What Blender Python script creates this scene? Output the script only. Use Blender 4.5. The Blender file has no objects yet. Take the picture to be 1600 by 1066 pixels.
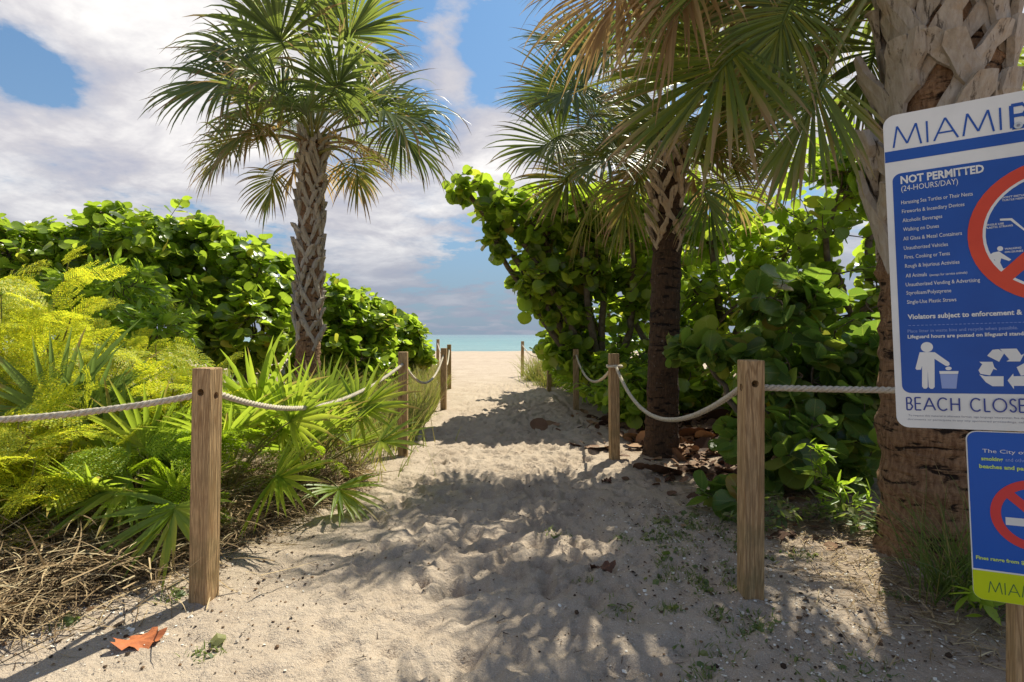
import bpy, bmesh, math, random
import numpy as np
from mathutils import Vector, Matrix

rng = np.random.default_rng(7)
random.seed(7)
R = math.radians
SC = bpy.context.scene
COL = SC.collection
CAMH, F, HZ = 1.2, 870.0, 523.0      # eye height (m); focal length and horizon of a 1600 px wide view

# ------------------------------------------------------------------ camera
cam = bpy.data.cameras.new('camera'); camo = bpy.data.objects.new('camera', cam); COL.objects.link(camo)
cam.sensor_width = 36; cam.lens = F/1600*36; cam.shift_y = -10/1600
cam.clip_start = 0.05; cam.clip_end = 20000
camo.location = (0, 0, CAMH); camo.rotation_euler = (R(90), 0, 0)
SC.camera = camo
SC.view_settings.view_transform = 'Standard'; SC.view_settings.look = 'None'
SC.view_settings.exposure = 1.52; SC.view_settings.gamma = 1
try: SC.view_settings.use_curve_mapping = False
except Exception: pass
SC.render.engine = 'CYCLES'
SC.cycles.max_bounces = 5; SC.cycles.diffuse_bounces = 4; SC.cycles.transmission_bounces = 4
SC.cycles.transparent_max_bounces = 4; SC.cycles.glossy_bounces = 2
SC.cycles.caustics_reflective = False; SC.cycles.caustics_refractive = False

# ------------------------------------------------------------------ sun and sky
SUN_AZ, SUN_EL = R(31), R(54)        # azimuth from +Y towards +X
SUNV = np.array([math.sin(SUN_AZ)*math.cos(SUN_EL), math.cos(SUN_AZ)*math.cos(SUN_EL), math.sin(SUN_EL)])
sl = bpy.data.lights.new('sun', 'SUN'); sl.energy = 2.5; sl.angle = R(0.5); sl.color = (1.0, 0.955, 0.79)
so = bpy.data.objects.new('sun', sl); COL.objects.link(so)
so.rotation_euler = Vector(SUNV).to_track_quat('Z', 'Y').to_euler()
so.location = (20, 20, 40)

W = bpy.data.worlds.new('World'); SC.world = W; W.use_nodes = True
nt = W.node_tree; nt.nodes.clear()
class NB:
    """tiny node helper"""
    def __init__(s, nt): s.nt = nt
    def n(s, typ, **kw):
        nd = s.nt.nodes.new(typ)
        for k, v in kw.items():
            if k == 'ins':
                for i, x in v.items(): s.put(nd.inputs[i], x)
            else: setattr(nd, k, v)
        return nd
    def put(s, sock, x):
        if hasattr(x, 'is_output'): s.nt.links.new(x, sock)
        elif hasattr(x, 'outputs'): s.nt.links.new(x.outputs[0], sock)
        else: sock.default_value = x
    def m(s, op, a, b=0.0, c=None):
        nd = s.nt.nodes.new('ShaderNodeMath'); nd.operation = op
        s.put(nd.inputs[0], a); s.put(nd.inputs[1], b)
        if c is not None: s.put(nd.inputs[2], c)
        return nd.outputs[0]
    def vm(s, op, a, b=(0, 0, 0)):
        nd = s.nt.nodes.new('ShaderNodeVectorMath'); nd.operation = op
        s.put(nd.inputs[0], a); s.put(nd.inputs[1], b)
        return nd.outputs['Value'] if op in ('DOT_PRODUCT', 'LENGTH', 'DISTANCE') else nd.outputs[0]
    def ramp(s, fac, stops, interp='LINEAR'):
        nd = s.nt.nodes.new('ShaderNodeValToRGB'); nd.color_ramp.interpolation = interp
        el = nd.color_ramp.elements
        while len(el) < len(stops): el.new(0.5)
        for e, (p, c) in zip(el, stops):
            e.position = p; e.color = (c, c, c, 1) if isinstance(c, (int, float)) else (*c, 1)
        s.put(nd.inputs[0], fac); return nd.outputs[0]
    def mix(s, fac, a, b, blend='MIX'):
        nd = s.nt.nodes.new('ShaderNodeMix'); nd.data_type = 'RGBA'; nd.blend_type = blend
        s.put(nd.inputs[0], fac)
        for i, x in ((6, a), (7, b)):
            if isinstance(x, tuple) and len(x) == 3: x = (*x, 1)
            s.put(nd.inputs[i], x)
        return nd.outputs[2]
    def noise(s, vec, scale, detail=4, rough=0.5, dist=0.0, w=None):
        nd = s.nt.nodes.new('ShaderNodeTexNoise')
        if w is not None: nd.noise_dimensions = '4D'; nd.inputs['W'].default_value = w
        if vec is not None: s.put(nd.inputs['Vector'], vec)
        nd.inputs['Scale'].default_value = scale; nd.inputs['Detail'].default_value = detail
        nd.inputs['Roughness'].default_value = rough; nd.inputs['Distortion'].default_value = dist
        return nd.outputs['Fac']
b = NB(nt)
sky = b.n('ShaderNodeTexSky', sky_type='NISHITA', sun_disc=False)
sky.sun_elevation = SUN_EL; sky.sun_rotation = SUN_AZ
sky.air_density = 1.0; sky.dust_density = 0.6; sky.ozone_density = 2.0; sky.altitude = 0
tc = b.n('ShaderNodeTexCoord'); D = tc.outputs['Generated']
sx = b.n('ShaderNodeSeparateXYZ', ins={0: D})
zc = b.m('ADD', b.m('MAXIMUM', sx.outputs['Z'], 0.0), 0.16)
cl = b.n('ShaderNodeCombineXYZ', ins={0: b.m('DIVIDE', sx.outputs['X'], zc), 1: b.m('DIVIDE', sx.outputs['Y'], zc), 2: 0.0})
n1 = b.noise(cl, 0.80, 6, 0.60, 0.15, w=3.1)
n2 = b.noise(cl, 3.6, 7, 0.62, 0.1, w=1.7)
dens = b.m('ADD', b.m('MULTIPLY', n1, 0.62), b.m('MULTIPLY', n2, 0.38))
def pdir(px, py):
    v = Vector(((px-800)/F, 1, (HZ-py)/F)); v.normalize(); return tuple(v)
def bump(px, py, width, amp):
    """a broad cloud mass (or gap) in one direction of the sky"""
    d = b.vm('DOT_PRODUCT', D, pdir(px, py))
    return b.m('MULTIPLY', b.m('EXPONENT', b.m('DIVIDE', b.m('SUBTRACT', d, 1.0), width*width/2)), amp)
for px, py, w_, a_ in ((200, 70, .22, .065), (130, 260, .26, .075), (420, 210, .2, .045), (690, 50, .04, .07), (700, 125, .035, .09), (770, 245, .085, .16), (600, 340, .12, .10), (590, 420, .05, .08), (20, 95, .05, -.24), (110, 130, .05, -.10), (610, 40, .07, -.12),
                       (790, 60, .07, -.16), (660, 190, .07, -.10), (760, 150, .04, -.06), (700, 410, .08, -.03), (-600, 100, .5, .06), (1700, 100, .5, .06)):
    dens = b.m('ADD', dens, bump(px, py, w_, a_))
mask = b.ramp(dens, [(0.49, 0.0), (0.51, 0.42), (0.54, 0.86), (0.60, 1.0)])
# lavender-grey where the cloud is thin or low, white where it is thick
n3 = b.noise(b.vm('ADD', cl, (0.10, 0.14, 0)), 2.2, 6, 0.62, 0.4, w=8.3)
thick = b.m('ADD', b.m('MULTIPLY', n3, 0.6), b.m('MULTIPLY', dens, 0.5))
shade = b.ramp(thick, [(0.48, (1.65, 1.72, 2.12)), (0.575, (2.35, 2.3, 2.45)), (0.69, (3.7, 3.6, 3.52))])
low = b.ramp(sx.outputs['Z'], [(0.0, 1.0), (0.07, 0.9), (0.16, 0.3), (0.26, 0.0)])
shade = b.mix(b.m('MULTIPLY', low, 0.85), shade, (1.0, 1.18, 1.55))
skyc = b.mix(b.ramp(sx.outputs['Z'], [(0.0, 0.95), (0.06, 0.85), (0.22, 0.45), (0.5, 0.1)]), b.mix(1.0, sky.outputs[0], (0.31, 0.44, 0.49), 'MULTIPLY'), (.94, 1.2, 1.6))
colr = b.mix(mask, skyc, shade)
bg = b.n('ShaderNodeBackground', ins={0: colr, 1: 0.10})
out = b.n('ShaderNodeOutputWorld', ins={0: bg})

# ------------------------------------------------------------------ helpers
def P(px, py, d):
    """the point at depth d seen at pixel (px, py) of the 1600 px photograph"""
    return np.array([(px-800)/F*d, d, CAMH+(HZ-py)/F*d])
def nrm(v):
    v = np.asarray(v, float)
    return v/np.maximum(np.linalg.norm(v, axis=-1, keepdims=True), 1e-9)
def hexc(h):
    c = [int(h[i:i+2], 16)/255 for i in (0, 2, 4)]
    return tuple(x/12.92 if x <= .04045 else ((x+.055)/1.055)**2.4 for x in c)

def mesh_np(name, verts, faces, uv=None, smooth=True):
    """verts (n,3); faces (m,k) or list of such arrays; uv per vertex"""
    verts = np.asarray(verts, np.float32).reshape(-1, 3)
    fl = faces if isinstance(faces, list) else [faces]
    fl = [np.asarray(f, np.int32) for f in fl if len(f)]
    loops = np.concatenate([f.ravel() for f in fl])
    tot = np.concatenate([np.full(len(f), f.shape[1], np.int32) for f in fl])
    st = np.concatenate([[0], np.cumsum(tot)[:-1]]).astype(np.int32)
    me = bpy.data.meshes.new(name)
    me.vertices.add(len(verts)); me.vertices.foreach_set('co', verts.ravel())
    me.loops.add(len(loops)); me.loops.foreach_set('vertex_index', loops)
    me.polygons.add(len(tot)); me.polygons.foreach_set('loop_start', st); me.polygons.foreach_set('loop_total', tot)
    me.polygons.foreach_set('use_smooth', np.full(len(tot), smooth))
    if uv is not None:
        uv = np.asarray(uv, np.float32).reshape(-1, 2)
        l = me.uv_layers.new(name='UVMap'); l.data.foreach_set('uv', uv[loops].ravel())
    me.update(calc_edges=True)
    return me

class MB:
    """collects pieces of geometry for ONE mesh"""
    def __init__(s): s.v = []; s.f = {}; s.uv = []; s.n = 0
    def add(s, v, faces, uv=None):
        v = np.asarray(v, float).reshape(-1, 3)
        s.v.append(v); s.uv.append(np.zeros((len(v), 2)) if uv is None else np.asarray(uv, float).reshape(-1, 2))
        for f in (faces if isinstance(faces, list) else [faces]):
            f = np.asarray(f, int)
            if len(f): s.f.setdefault(f.shape[1], []).append(f+s.n)
        s.n += len(v)
    def mesh(s, name, origin=(0, 0, 0), smooth=True):
        v = np.concatenate(s.v)-np.asarray(origin, float)
        return mesh_np(name, v, [np.concatenate(x) for x in s.f.values()], np.concatenate(s.uv), smooth)

def link(name, me, mat, parent=None, loc=None):
    o = bpy.data.objects.new(name, me); COL.objects.link(o)
    if me is not None and mat is not None and not me.materials: me.materials.append(mat)
    if parent is not None: o.parent = parent
    if loc is not None: o.location = loc
    return o
def tag(o, label, cat, group=None, kind=None):
    o['label'] = label; o['category'] = cat
    if group: o['group'] = group
    if kind: o['kind'] = kind
    return o
def thing(name, label, cat, loc, group=None):
    o = bpy.data.objects.new(name, None); COL.objects.link(o); o.location = loc; o.empty_display_size = .1
    return tag(o, label, cat, group)

def tube(pts, rad, sides=6, cap=True):
    pts = np.asarray(pts, float); n = len(pts); rad = np.broadcast_to(np.asarray(rad, float), (n,))
    t = np.gradient(pts, axis=0); t = nrm(t)
    ref = np.array([0, 0, 1.0]) if abs(t[0][2]) < .9 else np.array([1.0, 0, 0])
    fr = []; u = nrm(np.cross(t[0], ref))
    for i in range(n):
        u = nrm(u-np.dot(u, t[i])*t[i]); fr.append((u, np.cross(t[i], u)))
    a = np.linspace(0, 2*np.pi, sides, endpoint=False)
    V = np.array([pts[i]+rad[i]*(np.cos(a)[:, None]*fr[i][0]+np.sin(a)[:, None]*fr[i][1]) for i in range(n)])
    L = np.concatenate([[0], np.cumsum(np.linalg.norm(np.diff(pts, axis=0), axis=1))])
    uv = np.stack(np.broadcast_arrays(a[None, :]/(2*np.pi), L[:, None]), -1)
    fs = []
    i, j = np.meshgrid(np.arange(n-1), np.arange(sides), indexing='ij'); i = i.ravel(); j = j.ravel(); k = (j+1) % sides
    fs.append(np.stack([i*sides+j, i*sides+k, (i+1)*sides+k, (i+1)*sides+j], 1))
    if cap: fs.append(np.array([np.arange(sides)[::-1], (n-1)*sides+np.arange(sides)]))
    return V.reshape(-1, 3), fs, uv.reshape(-1, 2)

def strips(P0, D0, N0, L, Wd, droop, K=6, prof=None, fold=0.0, wob=0.0):
    """N curved blades; returns verts, quads, uv(side, along)"""
    P0 = np.asarray(P0, float); N = len(P0); p = P0.copy(); d = nrm(D0); nn = nrm(N0)
    L = np.broadcast_to(np.asarray(L, float), (N,)); Wd = np.broadcast_to(np.asarray(Wd, float), (N,)); droop = np.broadcast_to(np.asarray(droop, float), (N,))
    prof = prof or (lambda t: (1-t)**.7)
    wv = rng.normal(0, 1, (N, 3))*wob
    c = 3 if fold else 2; rows = []; uvs = []
    for k in range(K+1):
        t = k/K; s = nrm(np.cross(d, nn)); n2 = np.cross(s, d); w = (Wd*max(prof(t), .02))[:, None]
        r = [p-s*w+n2*fold*w, p, p+s*w+n2*fold*w] if fold else [p-s*w, p+s*w]
        rows.append(np.stack(r, 1))
        uvs.append(np.broadcast_to(np.array([[0, t], [.5, t], [1, t]] if fold else [[0, t], [1, t]])[None], (N, c, 2)))
        d = nrm(d+(droop*(1.75*t*t+.04))[:, None]*np.array([0, 0, -1.0])/K+wv*t/K); p = p+d*(L/K)[:, None]
    V = np.stack(rows, 1); UV = np.stack(uvs, 1)       # N,K+1,c
    ba = np.arange(N)*((K+1)*c); q = []
    for k in range(K):
        for j in range(c-1):
            a = k*c+j; q.append(np.stack([ba+a, ba+a+1, ba+a+1+c, ba+a+c], 1))
    return V.reshape(-1, 3), np.concatenate(q), UV.reshape(-1, 2)

def scatter(tv, tf, tuv, M, T):
    """copies of a template: M (N,3,3) columns are its axes, T (N,3)"""
    N = len(T); V = np.einsum('nij,vj->nvi', M, tv)+T[:, None, :]
    off = (np.arange(N)*len(tv))[:, None, None]
    fs = [(np.asarray(f)[None]+off).reshape(-1, np.asarray(f).shape[1]) for f in (tf if isinstance(tf, list) else [tf])]
    return V.reshape(-1, 3), fs, np.tile(tuv, (N, 1))
def frames(nv, dv):
    """axes with z = normal, y = tip direction"""
    n = nrm(nv); y = nrm(dv-np.sum(dv*n, -1, keepdims=True)*n); x = np.cross(y, n)
    return np.stack([x, y, n], -1)

# ------------------------------------------------------------------ materials
def newmat(name):
    m = bpy.data.materials.new(name); m.use_nodes = True; m.node_tree.nodes.clear(); return m, NB(m.node_tree)
def finish(b, bsdf): b.n('ShaderNodeOutputMaterial', ins={0: bsdf})
def rand_leaf(b):
    g = b.n('ShaderNodeNewGeometry').outputs['Random Per Island']; o = b.n('ShaderNodeObjectInfo').outputs['Random']
    return b.m('FRACT', b.m('ADD', g, o))
def leafmat(name, stops, trans=(0.35, 0.55, 0.03), tmix=0.35, rough=0.4, veins=0.0, tip=None, spec=0.4, spots=0.0, tipstart=(.55, .95)):
    m, b = newmat(name); r = rand_leaf(b)
    c = b.ramp(r, stops)
    uvn = b.n('ShaderNodeUVMap').outputs[0]; s = b.n('ShaderNodeSeparateXYZ', ins={0: uvn})
    pos = b.n('ShaderNodeNewGeometry').outputs['Position']
    tcol = trans
    if veins:
        au = b.m('ABSOLUTE', b.m('SUBTRACT', s.outputs[0], .5))
        mid = b.ramp(au, [(0.0, 1.0), (0.035, 0.0)])
        lat = b.m('SINE', b.m('MULTIPLY', b.m('ADD', s.outputs[1], b.m('MULTIPLY', au, -0.9)), 44.0))
        lat = b.ramp(lat, [(0.93, 0.0), (1.0, 0.45)])
        vv = b.m('MAXIMUM', mid, lat)
        c = b.mix(b.m('MULTIPLY', vv, veins), c, (0.28, 0.34, 0.10))
    if spots:
        sp = b.ramp(b.noise(pos, 60, 3, .6), [(.60, 0.0), (.68, spots)])
        c = b.mix(sp, c, (0.20, 0.10, 0.03))
    tc = b.mix(1.0, c, tuple(x*2.6 for x in trans), 'MULTIPLY') if False else b.mix(0.55, b.mix(1.0, c, (3.0, 3.0, 1.6), 'MULTIPLY'), trans)
    if tip:
        n = b.noise(pos, 9, 2, .5)
        tt = b.m('ADD', s.outputs[1], b.m('ADD', b.m('MULTIPLY', b.m('SUBTRACT', n, .5), .5), b.m('MULTIPLY', b.m('SUBTRACT', r, .5), .5)))
        k = b.ramp(tt, [(tipstart[0], 0.0), (tipstart[1], 1.0)])
        c = b.mix(k, c, tip); tc = b.mix(k, tc, tuple(min(1, x*1.5) for x in tip))
    p = b.n('ShaderNodeBsdfPrincipled', ins={'Base Color': c, 'Roughness': rough, 'Specular IOR Level': spec})
    t = b.n('ShaderNodeBsdfTranslucent', ins={0: tc})
    finish(b, b.n('ShaderNodeMixShader', ins={0: tmix, 1: p, 2: t})); return m
def simplemat(name, col, rough=.7, spec=.3, vary=None, scale=20, bump=0, bscale=200, metal=0):
    m, b = newmat(name); pos = b.n('ShaderNodeTexCoord').outputs['Object']
    c = (*col, 1)
    if vary: c = b.mix(b.ramp(b.noise(pos, scale, 5, .6), [(.35, 0.0), (.65, 1.0)]), col, vary)
    p = b.n('ShaderNodeBsdfPrincipled', ins={'Base Color': c, 'Roughness': rough, 'Specular IOR Level': spec, 'Metallic': metal})
    if bump:
        bn = b.n('ShaderNodeBump', ins={'Strength': bump, 'Distance': .01, 'Height': b.noise(pos, bscale, 4, .6)}); b.put(p.inputs['Normal'], bn)
    finish(b, p); return m
def islandmat(name, stops, rough=.8, tmix=0.0, trans=(.3, .2, .08)):
    m, b = newmat(name); c = b.ramp(rand_leaf(b), stops)
    p = b.n('ShaderNodeBsdfPrincipled', ins={'Base Color': c, 'Roughness': rough, 'Specular IOR Level': .2})
    if tmix: p = b.n('ShaderNodeMixShader', ins={0: tmix, 1: p, 2: b.n('ShaderNodeBsdfTranslucent', ins={0: (*trans, 1)})})
    finish(b, p); return m

M = {}
M['grape'] = leafmat('sea_grape_leaf', [(0, (.040, .080, .014)), (.25, (.085, .15, .02)), (.55, (.16, .245, .03)), (.8, (.24, .33, .04)), (.96, (.34, .38, .06)), (1, (.36, .23, .05))],
                     trans=(.62, .78, .06), tmix=.45, rough=.30, veins=.55, spec=.5)
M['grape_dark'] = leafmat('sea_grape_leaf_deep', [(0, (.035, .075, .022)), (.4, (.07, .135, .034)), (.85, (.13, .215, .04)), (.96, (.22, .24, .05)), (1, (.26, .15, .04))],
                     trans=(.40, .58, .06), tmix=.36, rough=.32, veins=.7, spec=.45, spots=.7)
M['frond'] = leafmat('palm_frond_green', [(0, (.060, .095, .034)), (.6, (.10, .145, .048)), (1, (.17, .19, .055))], trans=(.44, .50, .08), tmix=.36, rough=.38, tip=(.30, .19, .09), tipstart=(.74, 1.10))
M['frond_mixed'] = leafmat('palm_frond_ageing', [(0, (.08, .12, .025)), (.6, (.15, .18, .035)), (1, (.26, .21, .05))], trans=(.52, .46, .08), tmix=.36, rough=.45, tip=(.32, .20, .10), tipstart=(.5, .95))
M['frond_near'] = leafmat('palm_frond_tan_tips', [(0, (.08, .12, .028)), (.5, (.13, .18, .035)), (.9, (.22, .23, .045)), (1, (.30, .24, .07))], trans=(.58, .60, .08), tmix=.40, rough=.36, tip=(.36, .24, .12), tipstart=(.62, .98))
M['frond_dead'] = leafmat('palm_frond_dead', [(0, (.24, .15, .075)), (.5, (.34, .22, .11)), (.9, (.42, .30, .16)), (1, (.30, .22, .06))], trans=(.6, .42, .2), tmix=.33, rough=.7, spec=.15)
M['palmetto'] = leafmat('palmetto_leaf', [(0, (.12, .19, .025)), (.5, (.20, .28, .035)), (1, (.34, .37, .06))], trans=(.62, .74, .07), tmix=.42, rough=.38, tip=(.33, .25, .07), tipstart=(.85, 1.25))
M['palmetto_blue'] = leafmat('palmetto_leaf_grey', [(0, (.09, .15, .06)), (1, (.16, .22, .09))], trans=(.35, .48, .10), tmix=.32, rough=.42, tip=(.3, .24, .09), tipstart=(.9, 1.3))
M['feather'] = leafmat('feathery_leaf', [(0, (.16, .25, .03)), (.4, (.32, .38, .03)), (.8, (.50, .49, .035)), (1, (.54, .43, .05))], trans=(.88, .84, .06), tmix=.45, rough=.5)
M['feather_green'] = leafmat('feathery_leaf_green', [(0, (.15, .26, .015)), (1, (.30, .38, .02))], trans=(.6, .75, .04), tmix=.45, rough=.5)
M['lance'] = leafmat('narrow_leaf', [(0, (.12, .22, .022)), (.6, (.21, .32, .03)), (1, (.32, .40, .04))], trans=(.60, .80, .06), tmix=.4, rough=.4, veins=.4)
M['grass'] = leafmat('dune_grass_blade', [(0, (.11, .16, .03)), (.5, (.19, .22, .05)), (.8, (.30, .26, .08)), (1, (.40, .30, .14))], trans=(.45, .5, .1), tmix=.35, rough=.5, tip=(.36, .27, .12), tipstart=(.6, 1.1))
M['grass_deep'] = leafmat('tussock_blade', [(0, (.05, .09, .02)), (.7, (.10, .15, .03)), (.9, (.22, .22, .06)), (1, (.36, .28, .12))], trans=(.3, .4, .06), tmix=.3, rough=.45, tip=(.30, .22, .09), tipstart=(.75, 1.2))
M['straw'] = islandmat('dry_straw', [(0, (.13, .085, .045)), (.5, (.29, .20, .11)), (.85, (.44, .33, .19)), (1, (.56, .46, .28))], .85)
M['litter'] = islandmat('dead_leaf_litter', [(0, (.06, .03, .02)), (.5, (.16, .085, .05)), (.85, (.28, .16, .09)), (1, (.40, .25, .13))], .7)
M['debris'] = islandmat('dark_debris', [(0, (.03, .02, .015)), (.7, (.10, .06, .035)), (1, (.22, .13, .07))], .85)
M['shell'] = islandmat('shell_fragments', [(0, (.40, .33, .26)), (.5, (.62, .56, .48)), (1, (.80, .77, .70))], .6)
M['weed'] = leafmat('small_weed_leaf', [(0, (.07, .11, .04)), (.6, (.13, .17, .06)), (1, (.24, .23, .10))], trans=(.35, .5, .06), tmix=.3, rough=.5)
M['orange_leaf'] = simplemat('orange_dead_leaf', (.52, .17, .065), .6, .2, (.38, .12, .05), 30, .3, 120)
M['brown_leaf'] = simplemat('brown_dead_leaf', (.16, .075, .045), .7, .2, (.09, .045, .03), 40, .3, 120)
M['bark'] = simplemat('shrub_bark', (.10, .078, .055), .85, .2, (.20, .16, .12), 14, .6, 60)
M['stem'] = simplemat('green_stem', (.14, .17, .04), .6, .3, (.20, .16, .05), 10)
M['petiole'] = simplemat('petiole_green', (.16, .19, .05), .45, .4, (.26, .22, .07), 6)
M['petiole_dead'] = simplemat('petiole_dry', (.30, .21, .11), .6, .3, (.40, .29, .16), 8)

def bootmat(name, c1, c2, c3):
    m, b = newmat(name); tcn = b.n('ShaderNodeTexCoord').outputs['Object']; rr = b.n('ShaderNodeObjectInfo').outputs['Random']
    off = b.n('ShaderNodeCombineXYZ', ins={0: b.m('MULTIPLY', rr, 40), 1: 0.0, 2: 0.0}); pos = b.vm('ADD', tcn, off)
    mp = b.n('ShaderNodeMapping', ins={0: pos}); mp.inputs['Scale'].default_value = (1, 1, .22)
    n = b.noise(mp, 42, 5, .65); n2 = b.noise(pos, 9, 4, .6)
    c = b.mix(b.ramp(n, [(.3, 0.0), (.7, 1.0)]), c1, c2); c = b.mix(b.ramp(n2, [(.5, 0.0), (.72, .7)]), c, c3)
    ck = b.n('ShaderNodeMapping', ins={0: pos}); ck.inputs['Scale'].default_value = (1, 1, .14); cn = b.noise(ck, 26, 6, .7, .3)
    c = b.mix(b.ramp(cn, [(.36, .9), (.43, 0.0)]), c, (.07, .05, .035))
    lich = b.ramp(b.noise(pos, 150, 2, .5), [(.64, 0.0), (.70, .5)]); c = b.mix(lich, c, (.52, .50, .46))
    c = b.mix(b.m('MULTIPLY', rr, .35), c, tuple(x*.6 for x in c1))
    p = b.n('ShaderNodeBsdfPrincipled', ins={'Base Color': c, 'Roughness': .85, 'Specular IOR Level': .2})
    bn = b.n('ShaderNodeBump', ins={'Strength': .7, 'Distance': .010, 'Height': b.m('ADD', n, b.m('MULTIPLY', cn, 1.5))}); b.put(p.inputs['Normal'], bn)
    finish(b, p); return m
M['boot'] = bootmat('grey_boot', (.37, .31, .25), (.58, .515, .44), (.44, .31, .19))
M['boot_pale'] = bootmat('pale_boot', (.40, .30, .20), (.60, .49, .36), (.48, .31, .16))
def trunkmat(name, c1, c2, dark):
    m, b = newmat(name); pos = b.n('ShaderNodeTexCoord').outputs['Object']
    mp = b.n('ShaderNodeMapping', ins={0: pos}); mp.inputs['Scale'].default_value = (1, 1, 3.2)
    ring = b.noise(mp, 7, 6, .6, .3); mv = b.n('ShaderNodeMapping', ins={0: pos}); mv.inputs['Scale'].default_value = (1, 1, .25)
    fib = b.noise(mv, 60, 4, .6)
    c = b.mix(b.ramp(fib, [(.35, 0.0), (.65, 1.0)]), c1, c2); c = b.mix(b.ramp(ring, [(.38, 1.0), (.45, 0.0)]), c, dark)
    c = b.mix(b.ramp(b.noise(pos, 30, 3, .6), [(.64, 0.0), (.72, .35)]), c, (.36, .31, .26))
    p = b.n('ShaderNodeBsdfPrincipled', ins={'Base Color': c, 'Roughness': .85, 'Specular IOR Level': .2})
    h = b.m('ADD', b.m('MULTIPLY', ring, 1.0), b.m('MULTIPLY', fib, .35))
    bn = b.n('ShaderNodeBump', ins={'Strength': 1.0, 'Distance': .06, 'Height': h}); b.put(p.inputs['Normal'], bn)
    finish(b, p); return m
M['trunk'] = trunkmat('palm_trunk_brown', (.19, .10, .054), (.37, .225, .125), (.026, .015, .010))
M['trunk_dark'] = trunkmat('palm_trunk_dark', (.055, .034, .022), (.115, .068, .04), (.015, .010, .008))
M['trunk_core'] = trunkmat('palm_trunk_grey', (.20, .155, .11), (.32, .26, .19), (.10, .07, .05))

def woodmat():
    m, b = newmat('weathered_post_wood'); pos = b.n('ShaderNodeTexCoord').outputs['Object']; rr = b.n('ShaderNodeObjectInfo').outputs['Random']
    pos = b.vm('ADD', pos, b.n('ShaderNodeCombineXYZ', ins={0: b.m('MULTIPLY', rr, 3.0), 1: b.m('MULTIPLY', rr, 5.0), 2: b.m('MULTIPLY', rr, 9.0)}))
    mp = b.n('ShaderNodeMapping', ins={0: pos}); mp.inputs['Scale'].default_value = (1, 1, .07)
    n0 = b.noise(mp, 14, 3, .5, .8); wv = b.m('SINE', b.m('MULTIPLY', n0, 70.0)); g = b.noise(mp, 170, 4, .6)
    c = b.mix(b.ramp(wv, [(-.0, 0.0), (.95, 1.0)]), (.56, .37, .19), (.37, .225, .105))
    c = b.mix(b.ramp(g, [(.42, .55), (.62, 0.0)]), c, (.17, .10, .05))
    z = b.n('ShaderNodeSeparateXYZ', ins={0: b.n('ShaderNodeTexCoord').outputs['Object']}).outputs[2]
    gr = b.m('MULTIPLY', b.ramp(z, [(.0, .55), (.75, .05)]), b.ramp(b.noise(pos, 7, 4, .6), [(.42, 0.0), (.62, 1.0)]))
    c = b.mix(gr, c, (.15, .135, .06))
    kn = b.n('ShaderNodeTexVoronoi', ins={'Vector': b.vm('MULTIPLY', pos, (1, 1, .55)), 'Scale': 4.5}); k = b.ramp(kn.outputs[0], [(.055, .85), (.11, 0.0)])
    c = b.mix(k, c, (.085, .045, .022))
    p = b.n('ShaderNodeBsdfPrincipled', ins={'Base Color': c, 'Roughness': .75, 'Specular IOR Level': .25})
    bn = b.n('ShaderNodeBump', ins={'Strength': .35, 'Distance': .003, 'Height': b.m('ADD', wv, g)}); b.put(p.inputs['Normal'], bn)
    finish(b, p); return m
M['wood'] = woodmat()
M['hole'] = simplemat('drilled_hole_wood', (.05, .03, .018), .9, .1)
M['rope'] = simplemat('natural_rope', (.70, .63, .51), .85, .1, (.52, .44, .33), 60, .5, 900)

# ------------------------------------------------------------------ ground
def sstep(x, a, c): t = np.clip((x-a)/(c-a), 0, 1); return t*t*(3-2*t)
def vnoise(x, y, s, seed):
    """smooth value noise on arrays"""
    r = np.random.default_rng(seed).random((256, 256)); x = x/s+500.3; y = y/s+500.7
    xi = np.floor(x).astype(int); yi = np.floor(y).astype(int); fx = x-xi; fy = y-yi; fx = fx*fx*(3-2*fx); fy = fy*fy*(3-2*fy)
    g = lambda i, j: r[i % 256, j % 256]
    return (g(xi, yi)*(1-fx)+g(xi+1, yi)*fx)*(1-fy)+(g(xi, yi+1)*(1-fx)+g(xi+1, yi+1)*fx)*fy-.5
def left_edge(y): return np.interp(y, [0, 2.4, 3.0, 3.8, 5, 6.5, 9, 12.5, 17, 22], [-2.0, -2.0, -1.65, -1.35, -1.12, -1.2, -1.3, -1.6, -2.5, -6])
def right_edge(y): return np.interp(y, [0, 2.5, 4, 6, 9, 13, 16, 18, 22], [2.0, 1.7, 1.5, 1.25, 1.2, 1.0, .7, 2.2, 6])
def gh(x, y):
    x = np.asarray(x, float); y = np.asarray(y, float)
    l = left_edge(y)-x; r = x-right_edge(y); fade = 1-sstep(y, 14, 22)
    h = .16*sstep(l, -.1, 1.0)*fade+.10*sstep(r, 0, 1.4)*fade
    h = h+.035*vnoise(x, y, 1.3, 1)+.018*vnoise(x, y, .45, 2)
    h = h-1.9*sstep(y, 40, 62)-.012*sstep(y, 30, 40)
    return h
def ax(segs):
    o = []
    for a, c, s in segs: o.append(np.arange(a, c, s))
    return np.concatenate(o)
gx = ax([(-900, -200, 140), (-200, -40, 20), (-40, -8, 2), (-8, -2.6, .18), (-2.6, 2.8, .0215), (2.8, 8, .18), (8, 40, 2), (40, 200, 20), (200, 901, 140)])
gy = ax([(-60, -6, 6), (-6, 1, .35), (1, 1.7, .05), (1.7, 4.2, .0205), (4.2, 7, .025), (7, 10, .05), (10, 20, .11), (20, 40, .5), (40, 66, 1.2)])
GX, GY = np.meshgrid(gx, gy); Z = gh(GX, GY)
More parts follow.
